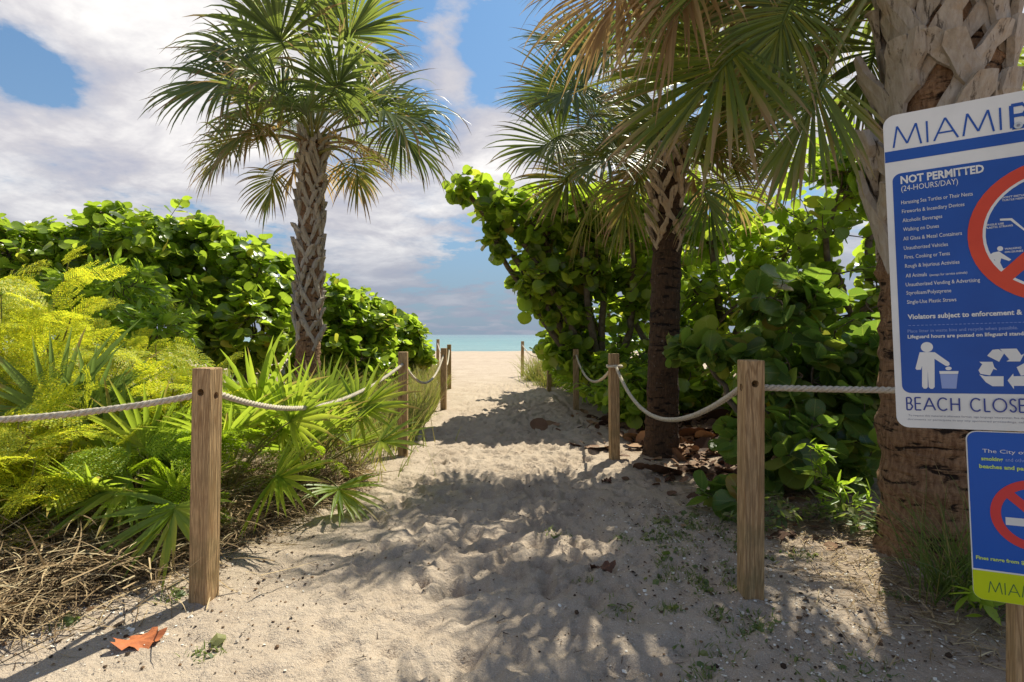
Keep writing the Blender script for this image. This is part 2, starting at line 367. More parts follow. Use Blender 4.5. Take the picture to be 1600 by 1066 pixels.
def dents(Z, n, sampler, lr, wr, dr):
    for _ in range(n):
        cx, cy, k = sampler(); a = random.gauss(0, .5) if random.random() < .75 else random.uniform(0, 3.14); L_ = random.uniform(*lr); w_ = random.uniform(*wr); d_ = random.uniform(*dr)*k
        i0, i1 = np.searchsorted(gx, [cx-.42, cx+.42]); j0, j1 = np.searchsorted(gy, [cy-.42, cy+.42])
        if i1 <= i0 or j1 <= j0: continue
        X = GX[j0:j1, i0:i1]-cx; Y = GY[j0:j1, i0:i1]-cy; u = X*math.sin(a)+Y*math.cos(a); v = X*math.cos(a)-Y*math.sin(a)
        q = (u/L_)**2+(v/w_)**2
        q = q*(1+.5*np.sin(u*34+cx*50)*np.sin(v*41+cy*50)); Z[j0:j1, i0:i1] += -d_*np.exp(-q**3)+d_*.55*np.exp(-((np.sqrt(q)-1.3)/.24)**2)*(0.6+.5*np.sin(u*15+cx*7))
def path_s():
    y = 1.7+random.random()**1.35*12; l = float(left_edge(y)); r = float(right_edge(y))-.15; x = random.gauss(.05, .62)
    x = min(max(x, l+.12), r-.1)
    return x, y, (0.6 if y < 2.6 else 1.0)
dents(Z, 3400, path_s, (.045, .105), (.030, .052), (.008, .022))
dents(Z, 160, lambda: (random.uniform(-2, 2.2), random.uniform(1.6, 5), .5), (.05, .12), (.04, .09), (.005, .014))
inn = (np.abs(GX) < 3)&(GY > 1)&(GY < 22)
Z += np.where(inn, .008*vnoise(GX, GY, .11, 5)+.012*np.abs(vnoise(GX, GY, .07, 6))+.006*vnoise(GX, GY, .04, 7), 0)
nx, ny = len(gx), len(gy)
I, J = np.meshgrid(np.arange(ny-1), np.arange(nx-1), indexing='ij'); I = I.ravel(); J = J.ravel()
gme = mesh_np('ground', np.stack([GX, GY, Z], -1), np.stack([I*nx+J, I*nx+J+1, (I+1)*nx+J+1, (I+1)*nx+J], 1))
dirt = np.maximum(sstep(left_edge(GY)-GX+.25*vnoise(GX, GY, .4, 9), .0, .35)*.85, sstep(GX-right_edge(GY)+.6*vnoise(GX, GY, .35, 10), -.75, .55))*(1-sstep(GY, 15, 19))
at = gme.attributes.new('dirt', 'FLOAT', 'POINT'); at.data.foreach_set('value', dirt.ravel().astype(np.float32))
def sandmat():
    m, b = newmat('pale_shell_sand'); pos = b.n('ShaderNodeTexCoord').outputs['Object']
    d = b.n('ShaderNodeAttribute', attribute_name='dirt').outputs['Fac']
    c = b.mix(b.ramp(b.noise(pos, 2.2, 5, .6), [(.35, 0.0), (.65, 1.0)]), (.51, .415, .325), (.43, .34, .26))
    c = b.mix(b.ramp(b.noise(pos, 320, 2, .6), [(.52, 0.0), (.70, .55)]), c, (.25, .18, .13))
    c = b.mix(b.ramp(b.noise(pos, 210, 2, .5), [(.60, 0.0), (.68, .7)]), c, (.66, .58, .48))
    c = b.mix(b.ramp(b.noise(pos, 70, 3, .7), [(.64, 0.0), (.70, .5)]), c, (.20, .13, .09))
    dm = b.m('MULTIPLY', d, b.ramp(b.noise(pos, 26, 5, .65), [(.34, .35), (.60, 1.0)]))
    dc = b.mix(b.ramp(b.noise(pos, 60, 5, .7), [(.35, 0.0), (.65, 1.0)]), (.14, .09, .06), (.30, .215, .15))
    c = b.mix(b.m('MULTIPLY', dm, .8), c, dc)
    yy = b.n('ShaderNodeSeparateXYZ', ins={0: pos}).outputs[1]
    trk = b.m('MULTIPLY', b.ramp(b.m('MULTIPLY', yy, .01), [(.20, 0.0), (.25, 1.0), (.42, 1.0)]), b.ramp(b.noise(b.vm('MULTIPLY', pos, (.05, 1, 1)), .55, 4, .6), [(.48, 0.0), (.58, .6)]))
    c = b.mix(trk, c, (.40, .31, .25))
    p = b.n('ShaderNodeBsdfPrincipled', ins={'Base Color': c, 'Roughness': .95, 'Specular IOR Level': .12})
    h = b.m('ADD', b.m('ADD', b.m('MULTIPLY', b.noise(pos, 24, 3, .6), 1.3), b.m('MULTIPLY', b.noise(pos, 60, 4, .65), .8)), b.m('MULTIPLY', b.noise(pos, 260, 3, .6), .35))
    bn = b.n('ShaderNodeBump', ins={'Strength': .9, 'Distance': .016, 'Height': h}); b.put(p.inputs['Normal'], bn)
    finish(b, p); return m
g = link('ground', gme, sandmat()); tag(g, 'pale sand path churned by footprints leading to the beach', 'sand', kind='structure')
def gz(x, y):
    """true height of the sand sheet"""
    x = np.atleast_1d(np.asarray(x, float)); y = np.atleast_1d(np.asarray(y, float))
    i = np.clip(np.searchsorted(gx, x)-1, 0, nx-2); j = np.clip(np.searchsorted(gy, y)-1, 0, ny-2)
    fx = (x-gx[i])/(gx[i+1]-gx[i]); fy = (y-gy[j])/(gy[j+1]-gy[j])
    return (Z[j, i]*(1-fx)+Z[j, i+1]*fx)*(1-fy)+(Z[j+1, i]*(1-fx)+Z[j+1, i+1]*fx)*fy
def g1(x, y): return float(gz(x, y)[0])

# sea
def seamat():
    m, b = newmat('shallow_turquoise_sea'); pos = b.n('ShaderNodeTexCoord').outputs['Object']
    s = b.n('ShaderNodeSeparateXYZ', ins={0: pos}).outputs[1]
    c = b.ramp(b.m('DIVIDE', s, 1500.0), [(0.03, (.20, .31, .29)), (.12, (.12, .25, .25)), (.35, (.10, .19, .22)), (1, (.10, .16, .20))])
    c = b.mix(b.ramp(b.noise(b.vm('MULTIPLY', pos, (.03, .12, 1)), 1.0, 5, .6), [(.4, 0.0), (.7, .35)]), c, (.30, .52, .52))
    p = b.n('ShaderNodeBsdfPrincipled', ins={'Base Color': c, 'Roughness': .25, 'Specular IOR Level': .5})
    h = b.noise(b.vm('MULTIPLY', pos, (.5, 1.4, 1)), .9, 6, .6)
    bn = b.n('ShaderNodeBump', ins={'Strength': .9, 'Distance': .35, 'Height': h}); b.put(p.inputs['Normal'], bn)
    finish(b, p); return m
sx_ = np.concatenate([np.linspace(-9000, -600, 6), np.linspace(-400, 400, 9), np.linspace(600, 9000, 6)]); sy_ = np.concatenate([np.linspace(52, 400, 12), np.geomspace(500, 12000, 10)])
SX, SY = np.meshgrid(sx_, sy_); n_ = len(sx_)
I, J = np.meshgrid(np.arange(len(sy_)-1), np.arange(n_-1), indexing='ij'); I = I.ravel(); J = J.ravel()
s_ = link('sea', mesh_np('sea', np.stack([SX, SY, np.full_like(SX, -1.55)], -1), np.stack([I*n_+J, I*n_+J+1, (I+1)*n_+J+1, (I+1)*n_+J], 1)), seamat())
tag(s_, 'turquoise sea beyond the sand under a hazy horizon', 'sea', kind='structure')

# ------------------------------------------------------------------ posts and ropes
def post_mesh(name, w, h, holes=()):
    """square post, eased edges, real drilled holes; holes = (axis, height, radius)"""
    bm = bmesh.new(); bmesh.ops.create_cube(bm, size=1)
    for v in bm.verts: v.co = Vector((v.co.x*w, v.co.y*w, v.co.z*(h+.35)+(h-.35)/2))
    bmesh.ops.bevel(bm, geom=[e for e in bm.edges], offset=.006, segments=2, affect='EDGES', profile=.6)
    me = bpy.data.meshes.new(name); bm.to_mesh(me); bm.free()
    if holes:
        o = bpy.data.objects.new('t', me); COL.objects.link(o); cut = []
        for axis, z, r in holes:
            c = bmesh.new(); bmesh.ops.create_cone(c, cap_ends=True, segments=16, radius1=r, radius2=r, depth=w*2)
            bmesh.ops.rotate(c, verts=c.verts, matrix=Matrix.Rotation(R(90), 3, 'Y' if axis == 'x' else 'X')); bmesh.ops.translate(c, verts=c.verts, vec=(0, 0, z))
            cm = bpy.data.meshes.new('c'); c.to_mesh(cm); c.free(); co = bpy.data.objects.new('c', cm); COL.objects.link(co); cut.append(co)
            md = o.modifiers.new('b', 'BOOLEAN'); md.operation = 'DIFFERENCE'; md.object = co; md.solver = 'EXACT'
        dg = bpy.context.evaluated_depsgraph_get(); nm = bpy.data.meshes.new_from_object(o.evaluated_get(dg)); nm.name = name
        for c in cut+[o]: bpy.data.objects.remove(c, do_unlink=True)
        me = nm
    return me
# (x, y, height, turn, lean_x, lean_y, label)
RIGHT = [(1.083, 2.53, 1.085, 1, .002, 0, 'sunless nearest post on the right, knot below its rope hole'),
         (.975, 5.30, 1.02, 4, -.008, 0, 'second post from the front on the right, in front of the dark palm trunk'),
         (1.026, 8.92, .97, -3, -.004, 0, 'third post from the front on the right side of the path'),
         (.80, 12.0, .965, 5, .004, 0, 'fourth post on the right, beside the shrubs near the beach'),
         (.295, 16.06, 1.01, 0, .01, 0, 'farthest post on the right, alone against the turquoise sea')]
LEFT = [(-1.40, 2.53, 1.05, -8, .018, 0, 'sunlit nearest post on the left, casting a long shadow on the sand'),
        (-1.073, 5.49, 1.03, 3, 0, 0, 'second post from the front on the left, beside the fan palmettos'),
        (-1.097, 8.92, .985, -4, .005, 0, 'third post on the left, by the dune grass'),
        (-1.40, 12.43, .98, 2, -.003, 0, 'fourth post on the left, just behind the third'),
        (-2.27, 17.0, 1.06, 0, .01, 0, 'farthest post on the left, its top peeping over the sea grape')]
OFF_L = (-3.5, 2.2, 1.05, 0, 0, 0, 'left end post beyond the feathery shrubs'); OFF_R = (3.3, 2.42, 1.09, 0, 0, 0, 'right end post beyond the thick palm trunk')
posts = {}
def make_post(key, spec, gname, holes):
    x, y, h, rz, lx, ly, lab = spec
    o = link('rope_post', post_mesh('rope_post', .089, h, holes), M['wood'], None, (x, y, 0))
    o.rotation_euler = (ly, lx, R(rz)); tag(o, lab, 'post', gname); posts[key] = (x, y, h); return o
for i, s in enumerate(RIGHT): make_post(('r', i), s, 'timber posts along the right of the path', (('y', s[2]-.105, .0165), ('x', s[2]-.125, .0165)) if i == 0 else (('y', s[2]-.12, .0165),))
for i, s in enumerate(LEFT): make_post(('l', i), s, 'timber posts along the left of the path', (('x', s[2]-.125, .0165), ('y', s[2]-.108, .0165)) if i == 0 else (('y', s[2]-.12, .0165),))
make_post(('l', -1), OFF_L, 'timber posts along the left of the path', (('x', .93, .0165),)); make_post(('r', -1), OFF_R, 'timber posts along the right of the path', (('x', .97, .0165),))

def rope(a, c, sag, label, rad=.0145, per=.085, det=9, skew=0.0, extra=None):
    a = np.array(a, float); c = np.array(c, float); Lh = np.linalg.norm(c-a); n = int(Lh/per*det)
    t = np.linspace(0, 1, n); ts = t+skew*np.sin(np.pi*t)*.3
    pts = a+(c-a)*t[:, None]; pts[:, 2] -= sag*4*ts*(1-ts)
    tg = nrm(np.gradient(pts, axis=0)); u = nrm(np.cross(tg, [0, 0, 1.0])); v = np.cross(u, tg)
    L = np.concatenate([[0], np.cumsum(np.linalg.norm(np.diff(pts, axis=0), axis=1))])
    mb = MB()
    for k in range(3):
        ph = L/per*2*np.pi+k*2*np.pi/3
        q = pts+rad*.54*(np.cos(ph)[:, None]*u+np.sin(ph)[:, None]*v)
        mb.add(*tube(q, rad*.56, 6))
    if extra is not None: mb.add(*tube(np.array(extra), rad*.9, 7))
    o = link('rope', mb.mesh('rope', a), M['rope'], None, a); return tag(o, label, 'rope', 'ropes strung between the posts')
def pt(key, dz, dx=0, dy=0): x, y, h = posts[key]; return (x+dx, y+dy, h-dz)
rope((-1.435, 2.53, .925), (-3.46, 2.2, .93), .10, 'rope running from the nearest left post out of the picture to the left')
rope(pt(('l', 0), .108, .015, .03), pt(('l', 1), .12, 0, -.03), .20, 'rope hanging over the palmettos between the first two left posts', skew=.25)
rope(pt(('l', 1), .12, 0, .03), pt(('l', 2), .12, 0, -.03), .30, 'slack rope between the second and third left posts above the grass')
rope(pt(('l', 2), .12, 0, .03), pt(('l', 3), .12, 0, -.03), .24, 'rope between the third and fourth left posts', det=7)
rope(pt(('l', 3), .12, 0, .03), pt(('l', 4), .12, 0, -.03), .25, 'rope to the farthest left post behind the sea grape', det=6)
rope(pt(('r', -1), .12, -.03), pt(('r', 0), .125, .035), .015, 'taut rope from the nearest right post to behind the rules sign')
ring = [(.975+.055*math.cos(a)*1.25, 5.30+.055*math.sin(a)*1.25, .90+.004*math.sin(3*a)) for a in np.linspace(0, 6.6, 22)]
rope(pt(('r', 0), .105, 0, .03), pt(('r', 1), .115, .0, -.06), .33, 'long sagging rope in front of the dark palm trunk, tied round the second right post', skew=-.12, extra=ring)
rope(pt(('r', 1), .12, 0, .05), pt(('r', 2), .10, 0, -.03), .27, 'rope between the second and third right posts')
rope(pt(('r', 2), .10, 0, .03), pt(('r', 3), .10, 0, -.03), .12, 'rope between the third and fourth right posts', det=7)
rope(pt(('r', 3), .12, 0, .03), pt(('r', 4), .10, 0, -.03), .22, 'thin far rope to the farthest right post', det=6)

# ------------------------------------------------------------------ broad leaves and shrubs
def round_leaf():
    a = np.linspace(-np.pi/2+.22, 1.5*np.pi-.22, 12)
    rim = np.stack([.52*np.cos(a), .5+.5*np.sin(a), .07*np.abs(np.cos(a))+.03*np.sin(3*a)], 1)
    mid = np.array([[0, -.0, 0], [0, .35, -.035], [0, .7, -.03], [0, .98, -.05]])
    v = np.concatenate([rim, mid]); n = 12
    f = [(0, 1, n+1), (n, 0, n+1), (1, 2, n+1), (2, 3, n+2), (2, n+2, n+1), (3, 4, n+2), (4, 5, n+3), (4, n+3, n+2),
         (6, 7, n+3), (7, n+2, n+3), (7, 8, n+2), (8, 9, n+2), (9, n+1, n+2), (9, 10, n+1), (10, 11, n+1), (11, n, n+1)]
    f += [(5, 6, n+3)]
    return v, np.array(f), np.stack([v[:, 0]+.5, v[:, 1]], 1)
LEAF = round_leaf()
def lance_leaf(w=.13):
    t = np.linspace(0, 1, 5); pw = w*np.sin(np.pi*np.clip(t, 0, 1)**.85)+.004
    v = []
    for a, q in zip(t, pw): v += [(-q, a, .03*math.sin(3*a)-.10*a*a+.02), (0, a, -.10*a*a), (q, a, .03*math.sin(3*a)-.10*a*a+.02)]
    v = np.array(v); f = []
    for k in range(4):
        for j in range(2): i = k*3+j; f.append((i, i+1, i+4, i+3))
    return v, np.array(f), np.stack([v[:, 0]/(2*w)+.5, v[:, 1]], 1)
LANCE = lance_leaf()
def curve(a, c, k, n=6, wob=.0):
    a = np.asarray(a, float); c = np.asarray(c, float); m = (a+c)/2+np.asarray(k, float)
    t = np.linspace(0, 1, n)[:, None]; q = (1-t)**2*a+2*t*(1-t)*m+t*t*c
    if wob: q[1:-1] += rng.normal(0, wob, (n-2, 3))
    return q
def shrub(name, label, cat, base, blobs, tmpl, leafmat_, size, ntwig, per_twig, group=None, nparts=300, bark='bark', r0=.05, shell=.5, twig_len=.35, upb=.55, outb=.6, leafname='leaf', sizej=.32, trunks=1, sunb=.25):
    base = np.array([base[0], base[1], g1(base[0], base[1])-.03]); th = thing(name, label, cat, base, group)
    br = MB(); TP = []; TN = []; TD = []
    tot = sum(np.prod(r)**(2/3) for _, r in blobs)
    for bi, (c, r) in enumerate(blobs):
        c = np.asarray(c, float); r = np.asarray(r, float); b0 = base+np.array([rng.normal(0, .12)*(trunks > 1), rng.normal(0, .12)*(trunks > 1), 0])
        hub = c-np.array([0, 0, r[2]*.35]); hub[2] = max(hub[2], base[2]+.1)
        main = curve(b0, hub, np.array([rng.normal(0, .12), rng.normal(0, .12), .15])*np.linalg.norm(hub-b0)*.5, 8, .02)
        br.add(*tube(main, np.linspace(r0, r0*.5, 8), 7, False))
        nt_ = max(6, int(ntwig*np.prod(r)**(2/3)/tot)); nodes = [(main[-1], r0*.45)]
        for s in range(max(4, nt_//14)):
            d = nrm(rng.normal(0, 1, 3)+np.array([0, 0, .25])); e = c+d*r*.62; e[2] = max(e[2], base[2]+.08)
            q = curve(hub, e, rng.normal(0, .12, 3)*r, 6, .015); br.add(*tube(q, np.linspace(r0*.42, r0*.16, 6), 5, False)); nodes += [(q[k], r0*.2) for k in (2, 3, 4, 5)]
        NP = np.array([n[0] for n in nodes])
        for s in range(nt_):
            for _ in range(12):
                d = nrm(rng.normal(0, 1, 3)); e = c+d*r*(shell+(1-shell)*rng.random()**.6)*(rng.uniform(1.08, 1.38) if (rng.random() < .10 and d[2] > -.1) else rng.uniform(.84, 1.08))
                if e[2] > g1(e[0], e[1])+.06: break
            k = np.argmin(np.linalg.norm(NP-e, axis=1)+rng.random(len(NP))*.15)
            q = curve(NP[k], e, rng.normal(0, .06, 3), 5); br.add(*tube(q, np.linspace(r0*.15, .0035, 5), 4, False))
            tl = min(twig_len, np.linalg.norm(e-NP[k])*.9); td = nrm(q[-1]-q[-2]); u = nrm(np.cross(td, rng.normal(0, 1, 3))); v = np.cross(td, u)
            for m_ in range(per_twig):
                f = (m_+.5)/per_twig; p = e-td*tl*(1-f); ang = m_*2.4+rng.normal(0, .4)
                o = math.cos(ang)*u+math.sin(ang)*v; dd = nrm(o*(1-.55*f)+td*(.35+.8*f)+np.array([0, 0, .1]))
                nv = nrm(outb*d+np.array([0, 0, upb])+sunb*SUNV+.55*rng.normal(0, 1, 3)-.3*o)
                TP.append(p+dd*size*.12); TN.append(nv); TD.append(dd)
    if len(TP) == 0: return th
    TP = np.array(TP); TN = np.array(TN); TD = np.array(TD); S = size*(1+sizej*rng.normal(0, 1, len(TP))).clip(.4, 1.6)
    Mx = frames(TN, TD)*S[:, None, None]
    link('branches', br.mesh('branches', base), M[bark], th)
    # leaves that show largest in the photograph are parts of their own
    px = TP[:, 0]/TP[:, 1]*F+800; py = HZ-(TP[:, 2]-CAMH)/TP[:, 1]*F
    vis = (px > -10)&(px < 1610)&(py > -10)&(py < 1076)
    key = np.where(vis, np.linalg.norm(TP-np.array([0, 0, CAMH]), axis=1), 1e6)
    order = np.argsort(key)[:nparts]; order = [i for i in order if key[i] < 1e5]
    if order:
        lm = mesh_np('leaf', tmpl[0], tmpl[1], tmpl[2]); lm.materials.append(leafmat_)
        for i in order:
            o = bpy.data.objects.new(leafname, lm); COL.objects.link(o); o.parent = th
            m4 = np.eye(4); m4[:3, :3] = Mx[i]; m4[:3, 3] = TP[i]-base; o.matrix_local = Matrix(m4.tolist())
    rest = np.setdiff1d(np.arange(len(TP)), order)
    if len(rest):
        v, f, uv = scatter(tmpl[0], tmpl[1], tmpl[2], Mx[rest], TP[rest]-base)
        o = link('foliage', mesh_np('foliage', v, f, uv), leafmat_, th); o['kind'] = 'stuff'
    return th
def blob(px, py, d, rx, ry, rz): return (P(px, py, d), (rx, ry, rz))

GL = 'sea grape shrubs on the left dune'
def sg(label, base, blobs, nt_, n=300, mat='grape', size=.135, **k): return shrub('sea_grape_shrub', label, 'shrub', base, blobs, LEAF, M[mat], size, nt_, 8, nparts=n, **k)
sg('tall sea grape at the far left edge behind the yellow feathery shrubs', (-7.9, 8.7), [blob(-40, 440, 8.6, 1.0, .9, 1.0), blob(10, 395, 8.4, .75, .8, .55), blob(70, 460, 8.2, .7, .7, .8)], 340, 200, group=GL, trunks=2)
sg('tallest round-leaved sea grape left of the palm, its top shoots against the cloud', (-6.3, 8.8), [blob(170, 420, 8.8, .95, .9, .95), blob(240, 400, 8.6, .8, .9, .75), blob(120, 400, 8.8, .6, .7, .55), blob(250, 500, 8.0, .9, .7, .8), blob(170, 335, 8.7, .28, .3, .2)], 480, 300, group=GL, trunks=3)
sg('sea grape right behind the left palm trunk', (-4.4, 9.2), [blob(340, 430, 9.0, .9, .9, .85), blob(420, 450, 9.2, .8, .9, .7), blob(390, 520, 8.4, .9, .7, .7), blob(310, 370, 8.8, .4, .5, .3)], 440, 300, group=GL, trunks=3)
sg('sea grape to the right of the left palm trunk, sloping down seaward', (-3.1, 10.0), [blob(530, 490, 10, .65, .8, .62), blob(580, 505, 10.2, .6, .8, .6), blob(500, 560, 9.4, .7, .7, .65), blob(560, 575, 9.6, .6, .6, .5)], 380, 300, group=GL, trunks=3)
sg('low end of the sea grape hedge beside the third left post', (-2.5, 12.2), [blob(630, 530, 11.8, .55, .8, .52), blob(600, 540, 11.4, .5, .6, .5), blob(655, 552, 12.2, .35, .6, .36), blob(600, 570, 10.8, .5, .6, .4)], 280, 240, group=GL, trunks=2)

GR = 'sea grape trees on the right of the path'
def sgt(label, base, blobs, nt_, n=300, mat='grape', size=.15, **k): return shrub('sea_grape_tree', label, 'tree', base, blobs, LEAF, M[mat], size, nt_, 7, nparts=n, **k)
sgt('sea grape tree reaching out over the path towards the sky, leaves lit from behind', (1.55, 9.6), [blob(730, 292, 8.5, .32, .4, .22), blob(790, 325, 8.6, .5, .6, .42), blob(850, 350, 8.8, .55, .8, .6), blob(840, 430, 9.0, .5, .8, .5), blob(910, 420, 9.2, .7, .9, .8), blob(900, 520, 9.6, .45, .7, .5), blob(950, 330, 9.0, .6, .8, .6), blob(776, 380, 8.6, .22, .3, .18), blob(880, 480, 9.2, .45, .7, .4), blob(905, 560, 9.4, .45, .6, .4), blob(845, 470, 9.3, .38, .5, .35), blob(868, 540, 10, .35, .6, .35), blob(905, 335, 8.6, .6, .6, .5), blob(985, 350, 8.4, .6, .6, .55)], 660, 300, group=GR, r0=.075, shell=.35)
sgt('sea grape tree behind the dark trunk of the middle palm', (2.9, 8.6), [blob(1020, 420, 8.8, .8, .9, .8), blob(1110, 350, 8.4, .8, .9, .7), blob(1120, 480, 8.2, .8, .8, .7), blob(1210, 400, 8.2, .8, .8, .8), blob(1050, 540, 8.8, .7, .7, .5), blob(975, 470, 9.2, .6, .7, .6), blob(985, 570, 8.6, .5, .6, .4)], 340, 300, group=GR, r0=.08, shell=.3, trunks=3)
sgt('sea grape tree filling the space left of the thick palm trunk', (4.4, 7.2), [blob(1290, 330, 7.2, .8, .8, .8), blob(1370, 250, 7.0, .8, .8, .8), blob(1330, 460, 6.8, .7, .8, .7), blob(1440, 400, 7, .8, .8, .9), blob(1260, 520, 7.2, .6, .7, .5), blob(1500, 200, 7, .9, .9, .9)], 270, 300, group=GR, r0=.07, shell=.3, trunks=3)
sgt('sea grape tree deep behind the third and fourth right posts', (2.3, 12.4), [blob(880, 455, 12.0, .8, 1.0, .8), blob(930, 400, 12.4, .9, 1.0, .9), blob(990, 380, 11.6, .9, 1.0, .9), blob(900, 520, 13.0, .7, .9, .7), blob(905, 400, 10.8, .7, .9, .7), blob(1080, 380, 11.5, 1.0, 1.0, 1.0)], 330, 120, group=GR, r0=.07, shell=.35, trunks=2)
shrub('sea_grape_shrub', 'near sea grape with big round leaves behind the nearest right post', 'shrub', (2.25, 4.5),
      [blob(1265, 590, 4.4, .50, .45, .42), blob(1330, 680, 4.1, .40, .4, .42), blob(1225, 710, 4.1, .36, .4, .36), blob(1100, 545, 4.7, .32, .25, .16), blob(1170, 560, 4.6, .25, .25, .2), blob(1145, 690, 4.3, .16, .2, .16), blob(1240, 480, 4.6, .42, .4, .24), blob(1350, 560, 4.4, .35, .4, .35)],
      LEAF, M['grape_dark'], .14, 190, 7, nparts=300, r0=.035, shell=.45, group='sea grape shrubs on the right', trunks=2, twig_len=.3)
shrub('sea_grape_shrub', 'small low sprig of round leaves at the foot of the nearest right post', 'shrub', (1.42, 3.75), [((1.40, 3.72, .12), (.2, .16, .10))], LEAF, M['grape_dark'], .14, 6, 5, nparts=60, r0=.012, group='sea grape shrubs on the right', twig_len=.12)
shrub('sea_grape_shrub', 'low round-leaved sea grape filling the ground behind the middle palm', 'shrub', (2.0, 7.4), [((1.55, 7.3, .4), (.40, .6, .42)), ((2.2, 7.2, .55), (.55, .5, .55)), ((3.0, 6.6, .6), (.6, .6, .6)), ((1.45, 8.6, .5), (.35, .6, .5))], LEAF, M['grape'], .13, 240, 8, nparts=300, r0=.03, group='sea grape shrubs on the right', trunks=3)
# leafy undergrowth along the right rope and at the back
GU = 'leafy bushes along the right rope'
for lab, bs, bl, n in (('light green bush low beside the third right post', (1.55, 8.2), [((1.55, 8.2, .45), (.5, .6, .4)), ((1.85, 7.6, .4), (.5, .5, .4))], 130),
                       ('bright bush under the sea grape tree by the fourth right post', (1.35, 11.6), [((1.25, 11.6, .6), (.5, 1.0, .6)), ((1.35, 10.2, .55), (.4, .9, .55))], 200),
                       ('bushy seaward end of the right hedge', (1.1, 14.5), [((1.1, 14.3, .5), (.4, 1.0, .5)), ((1.7, 15, .7), (.7, 1.0, .7))], 130)):
    shrub('leafy_bush', lab, 'bush', bs, bl, LANCE, M['lance'], .15, n, 9, group=GU, nparts=120, r0=.02)
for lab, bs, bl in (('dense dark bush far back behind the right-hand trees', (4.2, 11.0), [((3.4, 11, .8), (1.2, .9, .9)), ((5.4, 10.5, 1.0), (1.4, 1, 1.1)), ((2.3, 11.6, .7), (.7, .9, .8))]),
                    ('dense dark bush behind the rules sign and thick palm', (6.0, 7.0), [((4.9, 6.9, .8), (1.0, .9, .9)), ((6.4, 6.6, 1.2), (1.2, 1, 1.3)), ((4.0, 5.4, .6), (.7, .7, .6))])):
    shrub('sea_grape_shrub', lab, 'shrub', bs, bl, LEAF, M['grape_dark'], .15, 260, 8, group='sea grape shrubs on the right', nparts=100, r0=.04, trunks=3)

# ------------------------------------------------------------------ palms
def fan(hub, d, n, L, nseg, spread, droop, costa=.3, fold=.35, cup=.25, jit=.06, lenj=.1, wid=1.12, K=8, split=.42):
    """blade of a fan leaf in world coordinates"""
    d = nrm(d); n = nrm(np.asarray(n, float)-np.dot(n, d)*d); s = np.cross(d, n)
    a = np.linspace(-spread/2, spread/2, nseg)+rng.normal(0, jit*spread/nseg*4, nseg); k = (1-np.abs(a)/(spread/2)).clip(0, 1)
    cp = hub+d*(costa*k**.8)[:, None]-n*(.35*costa*k**2)[:, None]+np.array([0, 0, -1])*(droop*.25*costa*k**2)[:, None]
    D = np.cos(a)[:, None]*d+np.sin(a)[:, None]*s+(cup*np.abs(np.sin(a)))[:, None]*n*rng.uniform(.3, 1.2)+rng.normal(0, .05, (nseg, 3))-n*(.5*costa*k)[:, None]
    LL = L*(.72+.28*np.cos(a*.55))*(1+lenj*rng.normal(0, 1, nseg)).clip(.5, 1.3)
    Wd = LL*split*(spread/nseg)*.74*wid*rng.uniform(.8, 1.1, nseg)
    dr = droop*(1+.35*rng.normal(0, 1, nseg)).clip(.2, 2.2)
    return strips(cp, D, np.broadcast_to(n, D.shape), LL, Wd, dr, K, lambda t: (.30+.7*t/split) if t < split else max(0, (1-(t-split)/(1-split)))**.85, fold, wob=.16)
def frond(tree, base, hub, mat, L, nseg=56, spread=R(225), droop=1.4, face=None, arch=.16, pr=(.022, .011), dirv=None, costa=.17, origin=None, pet='petiole', name='frond', **k):
    base = np.asarray(base, float); hub = np.asarray(hub, float); ln = np.linalg.norm(hub-base)
    q = curve(base, hub, np.array([0, 0, arch*ln]), 9)
    d = nrm(q[-1]-q[-2]) if dirv is None else nrm(np.asarray(dirv, float))
    n = np.array([0, 0, 1.0]) if face is None else np.asarray(face, float)
    if abs(np.dot(nrm(n), d)) > .9: n = nrm(np.array([-d[0], -d[1], .1])+rng.normal(0, .15, 3)+(0 if d[2] > 0 else np.array([0, 2*d[1], .2])))
    n = nrm(n+rng.normal(0, .15, 3))
    v, f, uv = fan(hub, d, n, L, nseg, spread, droop, costa, **k)
    dn = nrm(d); nn_ = nrm(n-np.dot(n, dn)*dn); kk = np.linspace(0, 1, 6); cq = hub+dn*(costa*kk**.8)[:, None]-nn_*(.35*costa*kk**2)[:, None]+np.array([0, 0, -1])*(droop*.25*costa*kk**2)[:, None]
    mb = MB(); mb.add(v, f, uv); mb.add(*tube(cq, np.linspace(pr[1]*1.0, pr[1]*.35, 6), 5)); fr = link(name, mb.mesh(name, origin), M[mat], tree)
    pm = MB(); pm.add(*tube(q, np.linspace(pr[0], pr[1], 9), 6)); link('petiole', pm.mesh('petiole', origin), M[pet], fr)
    return fr

